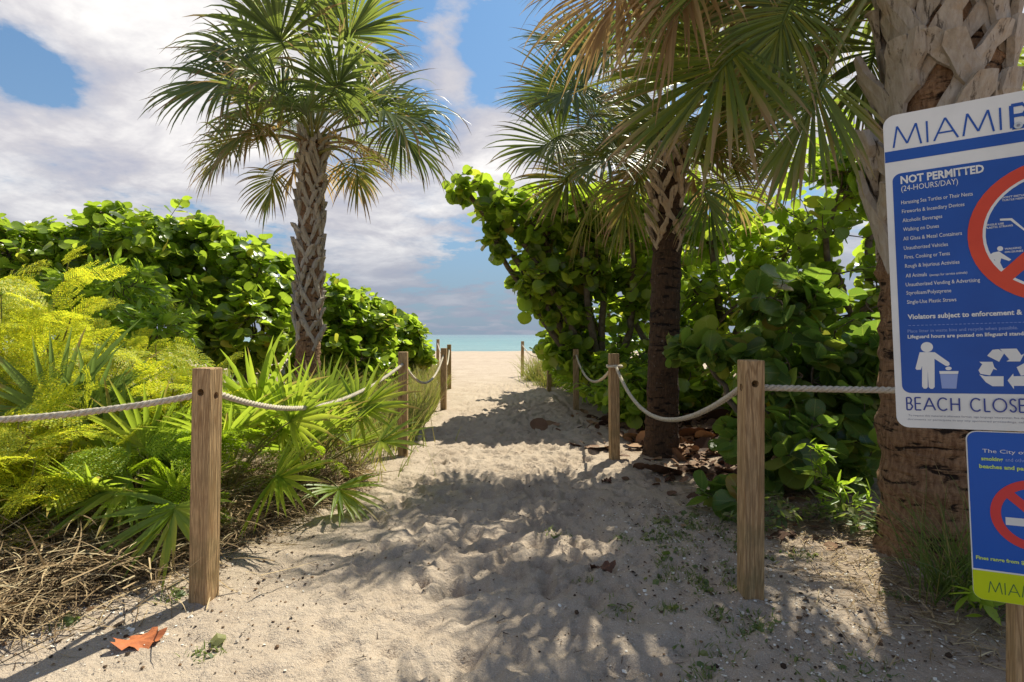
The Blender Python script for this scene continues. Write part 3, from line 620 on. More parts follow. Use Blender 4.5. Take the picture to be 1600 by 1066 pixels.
def boot_mesh(Rr, h, wid, half, out, seed):
    """one old leaf base: two straps rising from either side and meeting in a cut stub"""
    r = np.random.default_rng(seed); mb = MB(); n = 8; out = out*r.uniform(.6, 1.25); lean_ = r.normal(0, .10)
    for sgn in (-1, 1):
        rows = []
        for i in range(n):
            s = i/(n-1); phi = lean_*s+sgn*(half*(1-s)**1.15+wid*.28/Rr*s*.9+r.normal(0, .022)); z = h*(.02+.98*s**.95)*(1+(r.normal(0, .06) if i == n-1 else 0))
            ro = Rr-.012+out*(.18+.82*s**2.2); w = wid*(.42+.25*s)*(1+.16*r.normal())*(.7 if i == n-1 else 1); th = (.010+.012*s)*r.uniform(.7, 1.3)
            ca, sa = math.cos(phi), math.sin(phi); rad = np.array([ca, sa, 0]); tg = np.array([-sa, ca, 0])
            tv = nrm(tg*1.0+np.array([0, 0, sgn*.75*(1-s)])); c = rad*ro+np.array([0, 0, z])
            rows.append([c-tv*w/2-rad*th, c+tv*w/2-rad*th, c+tv*w/2+rad*th*.6, c+rad*th*1.15, c-tv*w/2+rad*th*.6])
        V = np.array(rows).reshape(-1, 3); fs = []
        for i in range(n-1):
            for j in range(5): k = (j+1) % 5; fs.append((i*5+j, i*5+k, (i+1)*5+k, (i+1)*5+j))
        mb.add(V, [np.array(fs), np.array([[0, 1, 2, 3, 4], [(n-1)*5+x for x in (4, 3, 2, 1, 0)]])])
    return mb.mesh('boot', smooth=False)
def trunk_mesh(axis, rad, sides=28, rough=.012, rings=.0):
    """lathe round a curved axis with uneven rings"""
    axis = np.asarray(axis, float); rad = np.asarray(rad, float); n = len(axis); a = np.linspace(0, 2*np.pi, sides, endpoint=False)
    V = []
    for i in range(n):
        z = axis[i][2]; rr = rad[i]*(1+.03*np.sin(2*a+z*2)+.02*np.sin(5*a-z*7))+rough*rng.normal(0, .45, sides)+rings*(abs(math.sin(z*16+1.3*math.sin(z*5)))**3-.3)
        V.append(axis[i]+np.stack([rr*np.cos(a), rr*np.sin(a), np.zeros(sides)], 1))
    V = np.array(V); i, j = np.meshgrid(np.arange(n-1), np.arange(sides), indexing='ij'); i = i.ravel(); j = j.ravel(); k = (j+1) % sides
    return V.reshape(-1, 3), np.stack([i*sides+j, i*sides+k, (i+1)*sides+k, (i+1)*sides+j], 1)
def palm(name, label, base, top, r0, r1, boots_from, boot_args, nboot, bootm, lean=(0, 0), trunkm='trunk', rings=.012, flare=.04):
    bz = g1(base[0], base[1])-.08; o = np.array([base[0], base[1], bz]); th = thing(name, label, 'palm tree', o, 'palm trees')
    zt = np.arange(0, top-bz+.01, .045); t = zt/zt[-1]
    axis = np.stack([lean[0]*t**1.3, lean[1]*t**1.3, zt], 1); rad = r0+(r1-r0)*t+flare*np.exp(-zt/.22)
    v, f = trunk_mesh(axis, rad, rings=rings); me = mesh_np('trunk', v, f)
    tr = link('trunk', me, M[trunkm], th)
    def axis_at(z): tt = (z-bz)/(top-bz); return o+np.array([lean[0]*tt**1.3, lean[1]*tt**1.3, z-bz])
    ms = [boot_mesh(*boot_args, s) for s in range(9)]
    for k in range(nboot):
        if rng.random() < .07: continue
        z = boots_from+(top-boots_from)*(k/nboot); bo = link('boot', ms[rng.integers(9)], M[bootm], th)
        bo.location = Vector(axis_at(z)-o); bo.rotation_euler = (rng.normal(0, .035), rng.normal(0, .035), k*2.39996+rng.normal(0, .2)); sc = rng.uniform(.72, 1.2); bo.scale = (1, 1, sc)
    return th, o, axis_at
def crown(th, o, c, specs):
    for s in specs:
        hub = s.pop('hub'); mat = s.pop('mat'); L = s.pop('L'); rel = nrm(hub-c); bb = c+np.array([rel[0], rel[1], 0])*.08+np.array([0, 0, min(.25, max(-.25, rel[2]*.3))])
        frond(th, bb, hub, mat, L, origin=o, **s)
def auto(c, az, el, pl): return c+pl*np.array([math.sin(az)*math.cos(el), math.cos(az)*math.cos(el), math.sin(el)])

# left palm
th, o, axat = palm('cabbage_palm', 'whole palm left of the path with a criss-cross booted trunk and round crown', (-2.58, 7.0), 3.62, .145, .140, 1.0, (.146, .30, .085, .95, .066), 80, 'boot', lean=(.08, 0), trunkm='trunk', rings=.006, flare=.0)
c = axat(3.55)
CF = (0, -1, .55)
S = [dict(hub=P(372, 118, 6.7), L=1.02, mat='frond', droop=1.5, dirv=(-.95, -.1, .05), face=(-.15, -.9, .7), spread=R(240)), dict(hub=P(402, 192, 6.5), L=.78, mat='frond_mixed', droop=1.8, dirv=(-.8, -.2, -.35), face=CF), dict(hub=P(362, 220, 7.3), L=.7, mat='frond_mixed', droop=1.6, dirv=(-.8, .1, -.5), face=CF),
     dict(hub=P(430, 268, 6.8), L=.50, mat='frond_mixed', droop=1.3, dirv=(-.4, -.2, -1), face=CF, nseg=34, spread=R(150), arch=.3),
     dict(hub=P(588, 165, 6.6), L=.98, mat='frond', droop=2.0, dirv=(.7, -.2, -.1), face=(.15, -.9, .7), spread=R(240)), dict(hub=P(618, 190, 7.2), L=.80, mat='frond', droop=2.2, dirv=(.7, .1, -.45), face=CF), dict(hub=P(553, 250, 6.6), L=.50, mat='frond_mixed', droop=1.5, nseg=34, spread=R(150), dirv=(.3, -.2, -1), face=CF, arch=.3),
     dict(hub=P(445, 75, 6.6), L=.95, mat='frond', droop=1.2, face=(0, -1, .3)), dict(hub=P(535, 66, 6.7), L=.95, mat='frond', droop=1.1, face=(0, -1, .3)), dict(hub=P(520, 145, 6.2), L=.75, mat='frond', droop=1.5, dirv=(.35, -.5, .5), face=(0, -1, .5)), dict(hub=P(452, 150, 6.1), L=.75, mat='frond', droop=1.7, dirv=(-.35, -.5, .4), face=(0, -1, .5)),
     dict(hub=P(490, 20, 7.2), L=.95, mat='frond', droop=.9), dict(hub=P(420, 40, 7.5), L=.95, mat='frond', droop=1.1), dict(hub=P(560, 100, 7.7), L=.9, mat='frond', droop=1.3), dict(hub=P(470, 110, 7.9), L=.95, mat='frond', droop=1.4), dict(hub=P(480, -20, 6.7), L=.85, mat='frond', droop=.7), dict(hub=P(410, 150, 7.4), L=.85, mat='frond', droop=1.9, face=CF, dirv=(-.8, .1, -.1)), dict(hub=P(560, 135, 7.4), L=.85, mat='frond', droop=2.0, face=CF, dirv=(.8, .1, .0)), dict(hub=P(395, 80, 7.0), L=.9, mat='frond', droop=1.7, dirv=(-.8, -.1, .35), face=CF), dict(hub=P(485, 175, 6.2), L=.62, mat='frond', droop=1.9, dirv=(0, -.7, .1), face=(0, -1, .6))]
for q_ in S: q_['droop'] *= 1.25
crown(th, o, c, S)
for k in range(6): crown(th, o, c, [dict(hub=auto(c, k*2.4+.9, R(20+9*k), .60), L=.78, mat='frond', droop=1.7)])
for k in range(8): crown(th, o, c, [dict(hub=auto(c, k*1.9+.4, R(-2+5*(k%3)), .5), L=.55, mat='frond_dead', droop=2.2, nseg=22, spread=R(120), pet='petiole_dead')])

# middle palm
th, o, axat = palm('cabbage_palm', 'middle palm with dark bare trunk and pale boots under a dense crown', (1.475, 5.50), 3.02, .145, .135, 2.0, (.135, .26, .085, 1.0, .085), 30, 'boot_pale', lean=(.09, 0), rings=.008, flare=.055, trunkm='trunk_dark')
c = axat(2.98)
S = [dict(hub=P(911, 136, 5.2), L=.62, mat='frond', droop=.7, spread=R(270), dirv=(-1, -.3, -.05), face=(-.1, -1, .5)), dict(hub=P(880, 212, 5.3), L=.58, mat='frond', droop=1.2, spread=R(250), face=(-.2, -1, .5)),
     dict(hub=P(963, 232, 5.0), L=.55, mat='frond', droop=1.1, spread=R(240), face=(-.2, -1, .6)), dict(hub=P(905, 70, 5.9), L=.62, mat='frond', droop=.8, face=CF), dict(hub=P(985, 20, 5.9), L=.6, mat='frond', droop=.9),
     dict(hub=P(1099, 290, 5.1), L=.62, mat='frond', droop=1.2, dirv=(.1, -.2, -1), spread=R(130), nseg=30, arch=.3), dict(hub=P(935, 300, 5.2), L=.5, mat='frond_mixed', droop=1.8, dirv=(-.4, -.2, -1), spread=R(130), nseg=30, arch=.25),
     dict(hub=P(985, 290, 4.9), L=.5, mat='frond_mixed', droop=1.6, dirv=(-.25, -.3, -1), spread=R(130), nseg=30, arch=.25),
     dict(hub=P(1030, 170, 4.8), L=.62, mat='frond', droop=1.4, face=CF, dirv=(-.3, -.5, -.4)), dict(hub=P(1090, 130, 4.9), L=.8, mat='frond', droop=1.2), dict(hub=P(1150, 150, 5.1), L=.8, mat='frond', droop=1.4), dict(hub=P(1160, 225, 5.3), L=.55, mat='frond_mixed', droop=1.5),
     dict(hub=P(1070, 20, 5.8), L=.75, mat='frond', droop=.9), dict(hub=P(1160, 60, 5.9), L=.9, mat='frond', droop=1.2), dict(hub=P(950, 150, 6.3), L=.85, mat='frond', droop=1.1), dict(hub=P(1040, 130, 6.5), L=.9, mat='frond', droop=1.1),
     dict(hub=P(930, 240, 6.2), L=.65, mat='frond_mixed', droop=1.7), dict(hub=P(1130, 280, 6.0), L=.6, mat='frond_mixed', droop=1.8)]
crown(th, o, c, S)
crown(th, o, c, [dict(hub=P(px, py, d_), L=L_, mat=m_, droop=1.3, face=CF, spread=R(240), dirv=dv) for px, py, d_, L_, m_, dv in (
    (935, 178, 5.6, .56, 'frond', (-.8, -.1, -.3)), (890, 140, 5.9, .60, 'frond', (-.9, .1, .1)), (955, 85, 5.4, .60, 'frond', (-.7, -.2, .4)), (990, 175, 5.8, .6, 'frond_mixed', (-.5, 0, -.4)), (1005, 255, 5.9, .5, 'frond_mixed', (-.4, .1, -.8)),
    (900, 262, 5.6, .5, 'frond_mixed', (-.7, 0, -.6)), (1110, 200, 5.2, .6, 'frond_mixed', (.5, -.2, -.5)), (1060, 90, 5.2, .62, 'frond', (.1, -.4, .5)))])
for k in range(6): crown(th, o, c, [dict(hub=auto(c, -.9+k*.45, R(20+22*(k % 2)), .62), L=.72, mat='frond', droop=1.2)])
for k in range(9): crown(th, o, c, [dict(hub=auto(c, .7+k*.27, R(24+15*(k % 3)), .68), L=.8, mat='frond', droop=1.1)])
for k in range(4): crown(th, o, c, [dict(hub=auto(c, k*1.6+.8, R(-12), .4), L=.42, mat='frond_dead', droop=2.4, nseg=24, spread=R(120), pet='petiole_dead')])

# near palm
th, o, axat = palm('cabbage_palm', 'thick near palm behind the signs, broad grey boots above and ringed brown trunk below', (2.25, 3.0), 3.6, .225, .27, 1.5, (.262, .46, .18, .95, .10), 60, 'boot', lean=(.10, 0), rings=.022, flare=.04)
c = axat(3.62)
S = [dict(hub=P(1155, 72, 2.75), L=.66, mat='frond_near', droop=.5, dirv=(-.75, -.15, -.62), face=(-.3, -1, .4), spread=R(165), nseg=66, arch=.22, split=.6, cup=.12, jit=.03, tipx=0),
     dict(hub=P(1290, 118, 2.7), L=.54, mat='frond_near', droop=.5, dirv=(-.50, -.15, -.85), face=(-.2, -1, .25), spread=R(125), nseg=56, arch=.25, split=.62, cup=.12, jit=.03),
     dict(hub=P(985, -60, 2.9), L=.58, mat='frond_dead', droop=1.6, dirv=(-.55, -.1, -.7), face=(-.2, -1, .3), spread=R(200), nseg=64, arch=.2, pet='petiole_dead'),
     dict(hub=P(1075, -95, 2.7), L=.6, mat='frond_dead', droop=1.6, dirv=(-.3, -.2, -.9), face=(-.2, -1, .3), spread=R(170), nseg=60, arch=.2, pet='petiole_dead'),
     dict(hub=P(1240, 0, 2.75), L=.46, mat='frond_near', droop=1.4, dirv=(-.5, -.2, -.8), face=(-.2, -1, .3), spread=R(150), nseg=60, arch=.2, split=.5),
     dict(hub=P(1372, 62, 3.5), L=.5, mat='frond', droop=1.3, dirv=(-.2, .1, -1), face=(-.2, -1, .3), spread=R(200), nseg=40, arch=.3),
     dict(hub=P(1180, -110, 2.6), L=.7, mat='frond', droop=1.2), dict(hub=P(1050, -150, 2.9), L=.75, mat='frond', droop=1.3),
     dict(hub=P(1200, -60, 3.6), L=.75, mat='frond', droop=1.3), dict(hub=P(1300, 60, 3.7), L=.55, mat='frond', droop=1.6, dirv=(-.4, .1, -.8)), dict(hub=P(1120, -50, 3.4), L=.7, mat='frond', droop=1.3),
     dict(hub=P(1220, 0, 3.5), L=.6, mat='frond', droop=1.7, dirv=(-.3, .2, -.9)), dict(hub=P(1290, 40, 4.0), L=.65, mat='frond', droop=1.4), dict(hub=P(1560, 60, 4.0), L=.7, mat='frond', droop=1.3)]
for s in S: s.pop('tipx', None)
crown(th, o, c, S)
for k in range(30):
    az, el = k*2.4+.3, 8+2.5*k
    if math.cos(az) < -.25 and el < 52: el = 60+k % 3*8          # those over the path side stand high
    crown(th, o, c, [dict(hub=auto(c, az, R(el), .80), L=.85, mat='frond', droop=1.2)])
for k in range(8): crown(th, o, c, [dict(hub=auto(c, -.75+k*.2, R(22+13*(k % 3)), .95), L=.95, mat='frond', droop=1.2)])
for k in range(2): crown(th, o, c, [dict(hub=auto(c, 4.6+k*.8, R(-12), .8), L=.6, mat='frond_dead', droop=2.2, nseg=26, spread=R(130), pet='petiole_dead')])

# ------------------------------------------------------------------ palmettos
def palmetto(label, base, n, hgt, L, mat='palmetto', explicit=(), azr=(0, 6.28), seg=20, spread=R(190)):
    o = np.array([base[0], base[1], g1(*base)-.02]); th = thing('palmetto', label, 'palmetto', o, 'fan palmettos on the left of the path')
    for k in range(n):
        az = azr[0]+(azr[1]-azr[0])*((k*.618+rng.random()*.1) % 1); el = R(rng.uniform(28, 78)); pl = hgt*rng.uniform(.65, 1.05)
        hub = auto(o, az, el, pl); frond(th, o+rng.normal(0, .03, 3)*[1, 1, 0], hub, mat, L*rng.uniform(.9, 1.3), nseg=seg, spread=spread, droop=.45, costa=.03, origin=o, pr=(.009, .005), arch=.12, cup=.35, split=.35, fold=.45, K=6, wid=.95)
    for hub, L_, dv, fc, m_ in explicit:
        frond(th, o, hub, m_, L_*1.12, nseg=seg, spread=spread, droop=.5, costa=.03, origin=o, pr=(.009, .005), arch=.15, dirv=dv, face=fc, cup=.3, split=.35, fold=.45, K=6)
    for k in range(5):
        az = rng.random()*6.28; hub = auto(o, az, R(rng.uniform(0, 20)), hgt*.45); frond(th, o, hub, 'frond_dead', L*.75, nseg=14, spread=R(140), droop=1.6, costa=.02, origin=o, pr=(.007, .004), pet='petiole_dead', split=.3, K=5)
    return th
palmetto('largest bright palmetto right of the nearest left post, spilling onto the sand', (-1.62, 4.35), 15, .62, .42,
         explicit=[(P(592, 690, 4.1), .34, (.9, -.2, .2), (-.2, -.5, 1), 'palmetto'), (P(528, 762, 3.75), .32, (.5, -.5, -.35), (.2, -.3, 1), 'palmetto'), (P(470, 690, 3.9), .42, (.3, -.5, .5), (0, -.9, .6), 'palmetto'), (P(560, 640, 4.4), .40, (.8, .1, .5), (-.3, -.8, .6), 'palmetto')])
palmetto('upright palmetto close behind the nearest left post', (-1.95, 3.75), 12, .62, .42, explicit=[(P(400, 640, 3.6), .42, (.3, -.2, 1), (.2, -1, .2), 'palmetto'), (P(452, 660, 3.5), .40, (.6, -.2, .6), (0, -1, .4), 'palmetto'), (P(430, 745, 3.3), .36, (.7, -.3, .15), (-.2, -.6, .8), 'palmetto')])
palmetto('palmetto left of the nearest left post over the dry straw', (-2.12, 3.15), 8, .50, .38, explicit=[(P(205, 755, 2.95), .36, (-.6, -.4, -.15), (0, -.6, .8), 'palmetto'), (P(275, 790, 2.8), .32, (0, -.5, -.6), (0, -.8, .5), 'palmetto')])
palmetto('grey-green palmetto at the left edge among yellow sprays', (-2.62, 3.2), 9, .62, .42, mat='palmetto_blue')
palmetto('palmetto in front of the left palm trunk, half hidden', (-2.25, 5.3), 9, .42, .36)
palmetto('palmetto beside the second left post under the rope', (-1.75, 5.6), 9, .45, .36, azr=(2.4, 6.6))

# ------------------------------------------------------------------ feathery shrubs
def spray_mesh(seed, n=12, L=1.0):
    """a twice-feathered leaf, unit length along +Y"""
    r = np.random.default_rng(seed); mb = MB(); T = []; Mx = []
    ax_ = np.stack([.05*np.sin(np.linspace(0, 2.5, 8)), np.linspace(0, 1, 8), -.16*np.linspace(0, 1, 8)**2], 1)
    mb.add(*tube(ax_, np.linspace(.006, .002, 8), 4, False))
    for i in range(n):
        f = .14+.86*i/n; p = np.array([.05*math.sin(2.5*f), f, -.16*f*f]); pl = .33*math.sin(math.pi*min(1, .22+.72*f))+.05
        for sg_ in (-1, 1):
            d = nrm(np.array([sg_*1.0, .62+.3*f, r.normal(0, .12)])); nl = 12
            for k in range(nl):
                q = p+d*pl*(k+.6)/nl+np.array([0, 0, -.06*((k+1)/nl)**2])
                pd = nrm(np.cross(d, [0, 0, 1.0]))
                for s2 in (-1, 1): T.append(q); Mx.append((nrm(pd*s2+d*.55+r.normal(0, .12, 3)), nrm(np.array([0, 0, 1.0])+r.normal(0, .25, 3))))
    tv = np.array([[0, 0, 0], [.22, .5, .02], [0, 1.0, 0], [-.22, .5, .02]]); fr = frames(np.array([m[1] for m in Mx]), np.array([m[0] for m in Mx]))*.050
    v, f, uv = scatter(tv, np.array([[0, 1, 2, 3]]), np.array([[.5, 0], [1, .5], [.5, 1], [0, .5]]), fr, np.array(T))
    mb.add(v, f, uv); return mb.mesh('spray')
SPR = {k: [spray_mesh(s) for s in range(4)] for k in ('feather', 'feather_green')}
def feathery(label, base, hgt, wid, ns, spn, mat='feather', size=.27, low=.15):
    o = np.array([base[0], base[1], g1(*base)-.02]); th = thing('feathery_shrub', label, 'shrub', o, 'feathery yellow-green shrubs on the left')
    st = MB()
    for k in range(ns):
        az = k*2.4+rng.normal(0, .3); rr = wid*math.sqrt((k+.5)/ns); e = np.array([math.sin(az)*rr, math.cos(az)*rr, hgt*rng.uniform(.72, 1.0)*(1-.32*(rr/wid)**2)])
        q = curve((rng.normal(0, .05), rng.normal(0, .05), 0), e, (0, 0, .12*hgt), 10, .012); st.add(*tube(q, np.linspace(.010, .003, 10), 5, False))
        for j in range(spn):
            f = low+(1-low)*(j+rng.random())/spn; i = min(8, int(f*9)); p = q[i]+(q[i+1]-q[i])*(f*9-i); a2 = j*2.4+rng.normal(0, .4)
            d = nrm(np.array([math.cos(a2), math.sin(a2), rng.uniform(-.1, 1.3)])+nrm(e)*.5*f); n = nrm(np.array([0, -.15, .8])+rng.normal(0, .55, 3)+.2*SUNV)
            fr = frames(n[None], d[None])[0]*size*rng.uniform(.65, 1.2)
            m = SPR[mat][rng.integers(4)]; so_ = bpy.data.objects.new('spray', m); COL.objects.link(so_); so_.parent = th
            if not m.materials: m.materials.append(M[mat])
            m4 = np.eye(4); m4[:3, :3] = fr; m4[:3, 3] = p; so_.matrix_local = Matrix(m4.tolist())
    link('stems', st.mesh('stems'), M['stem'], th); return th
feathery('tall yellow feathery shrub at the left edge of the picture', (-2.95, 3.35), 1.66, .52, 15, 16)
feathery('yellow feathery shrub left of centre in front of the tall sea grape', (-2.25, 3.55), 1.15, .46, 13, 14)
feathery('low yellow feathery shrub drooping over the rope at the left edge', (-2.55, 2.85), .80, .45, 12, 13)
feathery('greenish feathery shrub just left of the nearest left post', (-1.95, 3.2), .85, .36, 8, 9, 'feather_green', size=.28)
feathery('bright green feathery sprig low on the dry straw', (-2.0, 2.95), .42, .35, 4, 6, 'feather_green', size=.22)
feathery('yellow feathery shrub behind the rope at far left', (-5.4, 6.2), 1.9, .9, 12, 11)
feathery('small green feathery plant under the largest palmetto', (-1.55, 4.0), .42, .35, 5, 6, 'feather_green', size=.22)
feathery('yellow feathery growth above the grey-green palmetto', (-3.3, 4.2), 1.40, .6, 12, 10)
shrub('narrow_leaved_shrub', 'bright green narrow-leaved shrub among the yellow sprays', 'shrub', (-4.1, 6.0), [blob(190, 460, 6.0, .5, .5, .35), blob(120, 480, 6.0, .45, .5, .4), blob(230, 520, 5.8, .5, .5, .4)], LANCE, M['lance'], .17, 130, 11, nparts=200, r0=.02, trunks=3, group='narrow-leaved shrubs on the left')
shrub('narrow_leaved_shrub', 'narrow-leaved shrub low at the left edge beneath the rope', 'shrub', (-2.95, 2.95), [((-2.9, 2.95, .35), (.4, .35, .28))], LANCE, M['lance'], .12, 30, 9, nparts=120, r0=.012, group='narrow-leaved shrubs on the left')
shrub('leafy_weed', 'upright leafy weed behind the nearest right post', 'weed', (1.93, 3.55), [((1.93, 3.55, .35), (.10, .10, .22)), ((2.02, 3.45, .2), (.16, .14, .14))], LANCE, M['lance'], .085, 16, 9, nparts=120, r0=.008, shell=.1)
shrub('seedling', 'bright leafed seedling beside the sign post', 'seedling', (1.93, 2.22), [((1.93, 2.22, .13), (.10, .09, .06))], lance_leaf(.24), M['lance'], .085, 7, 4, nparts=60, r0=.005, twig_len=.06)
shrub('creeping_weed', 'low weeds around the foot of the near sea grape', 'weed', (1.9, 3.6), [((1.75, 3.5, .08), (.25, .2, .08)), ((2.1, 3.25, .10), (.25, .2, .10)), ((1.45, 3.4, .05), (.2, .2, .05))], lance_leaf(.22), M['weed'], .05, 70, 8, nparts=150, r0=.005, twig_len=.08)

# ------------------------------------------------------------------ grasses, litter, small stuff
def blades(n, xy, L, Wd, droop, mat, name, label, cat, spread=.5, kind='stuff', K=6, group=None, fold=.25):
    p = np.array([xy() for _ in range(n)]); z = gz(p[:, 0], p[:, 1])-.01; p0 = np.stack([p[:, 0], p[:, 1], z], 1)
    a = rng.random(n)*6.283; d = np.stack([np.cos(a)*spread*rng.random(n), np.sin(a)*spread*rng.random(n), np.ones(n)], 1)
    v, f, uv = strips(p0, d, np.stack([-np.sin(a), np.cos(a), np.zeros(n)], 1)*.3+rng.normal(0, 1, (n, 3)), L*rng.uniform(.5, 1.2, n), Wd, droop*rng.uniform(.3, 1.6, n), K, lambda t: (1-t)**.6, fold, wob=.25)
    o0 = p0.mean(0); mb = MB(); mb.add(v, f, uv); o = link(name, mb.mesh(name, o0), M[mat], None, o0); return tag(o, label, cat, group, kind)
def lg():
    y = 5.6+random.random()**.9*11; l = float(left_edge(y)); return (l-abs(random.gauss(0, .42))+.08, y)
blades(5200, lg, .52, .0055, 1.6, 'grass', 'dune_grass', 'green and straw dune grass along the left rope', 'grass', .8)
blades(900, lambda: (random.gauss(-1.75, .35), random.uniform(4.6, 6.4)), .4, .005, 1.4, 'grass', 'dune_grass', 'grass growing between the palmettos and the second left post', 'grass', .8)
def tuss(c, r, n, L, lab, mat='grass', droop=1.5, grp='grass tussocks', w=.0045, spread=.9):
    return blades(n, lambda: (random.gauss(c[0], r), random.gauss(c[1], r)), L, w, droop, mat, 'grass_tussock', lab, 'grass', spread, None, 7, grp)
tuss((.78, 14.6), .22, 700, .75, 'dry grass tussock in front of the sea by the farthest right post', w=.007)
tuss((1.05, 13.2), .22, 500, .6, 'grass tussock beside the fourth right post', w=.006)
tuss((2.02, 2.50), .075, 230, .58, 'long arching grass tussock at the foot of the thick palm', 'grass_deep', 2.3, w=.0032, spread=1.1)
tuss((2.3, 2.35), .06, 90, .45, 'grass tussock behind the sign post', 'grass_deep', 2.2, w=.003, spread=1.1)

def lay(n, xy, L, Wd, mat, name, label, cat, lift=.05, K=4, droop=.25, tilt=.25, kind='stuff'):
    """blades lying about on the ground"""
    p = np.array([xy() for _ in range(n)]); z = gz(p[:, 0], p[:, 1])+rng.random(n)**2*lift+.003; p0 = np.stack([p[:, 0], p[:, 1], z], 1)
    a = rng.random(n)*6.283; d = np.stack([np.cos(a), np.sin(a), rng.normal(0.03, tilt, n)], 1)
    v, f, uv = strips(p0, d, np.array([0, 0, 1.0])+rng.normal(0, .4, (n, 3)), L*rng.uniform(.4, 1.3, n), Wd*rng.uniform(.5, 1.4, n), droop, K, lambda t: (1-t)**.4, 0, wob=.5)
    v[:, 2] = np.maximum(v[:, 2], gz(v[:, 0], v[:, 1])+.002)
    o0 = p0.mean(0); mb = MB(); mb.add(v, f, uv); o = link(name, mb.mesh(name, o0), M[mat], None, o0); return tag(o, label, cat, None, kind)
def ls():
    y = random.uniform(2.15, 4.6); l = float(left_edge(y)); return (l-abs(random.gauss(.25, .42))+.02, y)
lay(9000, ls, .26, .0030, 'straw', 'straw_litter', 'mat of dry brown straw below the left palmettos', 'straw', .16, 5, .3, .3)
lay(2600, lambda: (random.gauss(-2.35, .35), random.gauss(2.72, .26)), .32, .0032, 'straw', 'straw_litter', 'heap of dry straw at the lower left edge', 'straw', .20, 5, .4, .35)
def rs():
    y = random.uniform(2.0, 4.2); return (float(right_edge(y))+random.gauss(.25, .3), y)
lay(2600, rs, .12, .0024, 'straw', 'straw_litter', 'thin dry straw around the foot of the thick palm', 'straw', .02, 4, .2, .1)
lay(260, lambda: (random.gauss(.0, .9), random.uniform(1.8, 6)), .05, .0022, 'debris', 'twig_litter', 'little twigs scattered over the sand path', 'twigs', .003, 3, .1, .05)
def flakes(n, xy, s, mat, name, label, cat, tmpl=None, lift=.004, tilt=.35, flat=1.0):
    t = tmpl or (np.array([[-.5, 0, 0], [-.2, .45, .1], [.35, .4, -.05], [.5, 0, .1], [.1, -.4, 0], [-.3, -.35, .12], [0, 0, .22]]), np.array([[0, 6, 1], [1, 6, 2], [2, 6, 3], [3, 6, 4], [4, 6, 5], [5, 6, 0]])[:, ::-1], np.zeros((7, 2)))
    p = np.array([xy() for _ in range(n)]); z = gz(p[:, 0], p[:, 1])+lift*rng.random(n)+.0015; T = np.stack([p[:, 0], p[:, 1], z], 1)
    nv = np.array([0, 0, 1.0])+rng.normal(0, tilt, (n, 3)); fr = frames(nv, rng.normal(0, 1, (n, 3)))*(s*rng.lognormal(0, .45, n))[:, None, None]
    o0 = T.mean(0); v, f, uv = scatter(t[0], t[1], t[2], fr, T-o0); o = link(name, mesh_np(name, v, f, uv, False), M[mat], None, o0); return tag(o, label, cat, None, 'stuff')
def rf():
    y = 1.75+random.random()*2.2; return (min(2.6, random.gauss(1.25, .42)), y)
flakes(2600, rf, .008, 'shell', 'shell_fragments', 'white shell fragments on the ground at lower right', 'shells')
flakes(700, lambda: (random.gauss(-1.7, .35), random.gauss(2.45, .3)), .008, 'shell', 'shell_fragments', 'shell fragments by the nearest left post', 'shells')
flakes(900, lambda: (random.gauss(.1, 1.0), random.uniform(1.7, 7)), .0075, 'debris', 'debris', 'dark specks of leaf debris on the sand', 'debris')
flakes(1000, rf, .010, 'debris', 'debris', 'dark leaf debris at the right side of the path', 'debris')
flakes(500, lambda: (random.gauss(-1.5, .4), random.uniform(2.0, 3.6)), .010, 'debris', 'debris', 'dark leaf debris near the dry straw', 'debris')
LF = (LEAF[0]-np.array([0, .5, 0]), LEAF[1], LEAF[2])
flakes(1500, lambda: (random.gauss(2.3, .55), random.uniform(4.4, 8.5)), .10, 'litter', 'leaf_litter', 'brown fallen leaves under the right-hand trees', 'fallen leaves', LF, .05, .45)
flakes(110, lambda: (random.gauss(1.7, .3), random.uniform(3, 6)), .05, 'litter', 'leaf_litter', 'few fallen leaves on the sand near the middle palm', 'fallen leaves', LF, .02, .35)
# small weeds on the sand at lower right
wc = [(random.gauss(.95, .33), random.uniform(1.8, 3.7), random.uniform(.02, .06)) for _ in range(44)]+[(.35, 2.7, .03), (-1.15, 2.1, .04), (-1.55, 2.55, .03), (-1.85, 2.3, .03)]
def wxy():
    cx, cy, r = random.choice(wc); return (random.gauss(cx, r), random.gauss(cy, r))
blades(2300, wxy, .045, .0032, 1.2, 'weed', 'ground_weeds', 'tiny green weeds dotting the sand', 'weeds', 1.3, 'stuff', 3)
flakes(450, wxy, .018, 'weed', 'ground_weeds', 'small creeping leaves dotting the sand at right', 'weeds', None, .012, .6)

def dead_leaf(name, label, px, py, size, mat, rz, curl):
    y = CAMH*F/(py-HZ); x = (px-800)/F*y; z = g1(x, y)+.006
    nr, ns = 5, 26; a = np.linspace(0, 2*np.pi, ns, endpoint=False); jag = 1+.13*np.sin(5*a+1)+.10*np.sin(9*a)+rng.normal(0, .05, ns)
    V = [np.array([[0, 0, .01]])]
    for i in range(1, nr+1):
        q = i/nr; X = q*size*.62*np.cos(a)*jag; Y = q*size*.44*np.sin(a)*jag
        V.append(np.stack([X, Y, curl*(q**2)*(.5+.5*np.sin(2*a+.6))+.012*np.sin(7*a)*q*q+.012*(1-q)], 1))
    V = np.concatenate(V); fs = [np.array([[0, 1+j, 1+(j+1) % ns] for j in range(ns)])]
    fs.append(np.array([[1+(i-1)*ns+j, 1+i*ns+j, 1+i*ns+(j+1) % ns, 1+(i-1)*ns+(j+1) % ns] for i in range(1, nr) for j in range(ns)]))
    o = link(name, mesh_np(name, V, fs), M[mat], None, (x, y, z)); o.rotation_euler = (0, 0, rz); return tag(o, label, 'leaf')
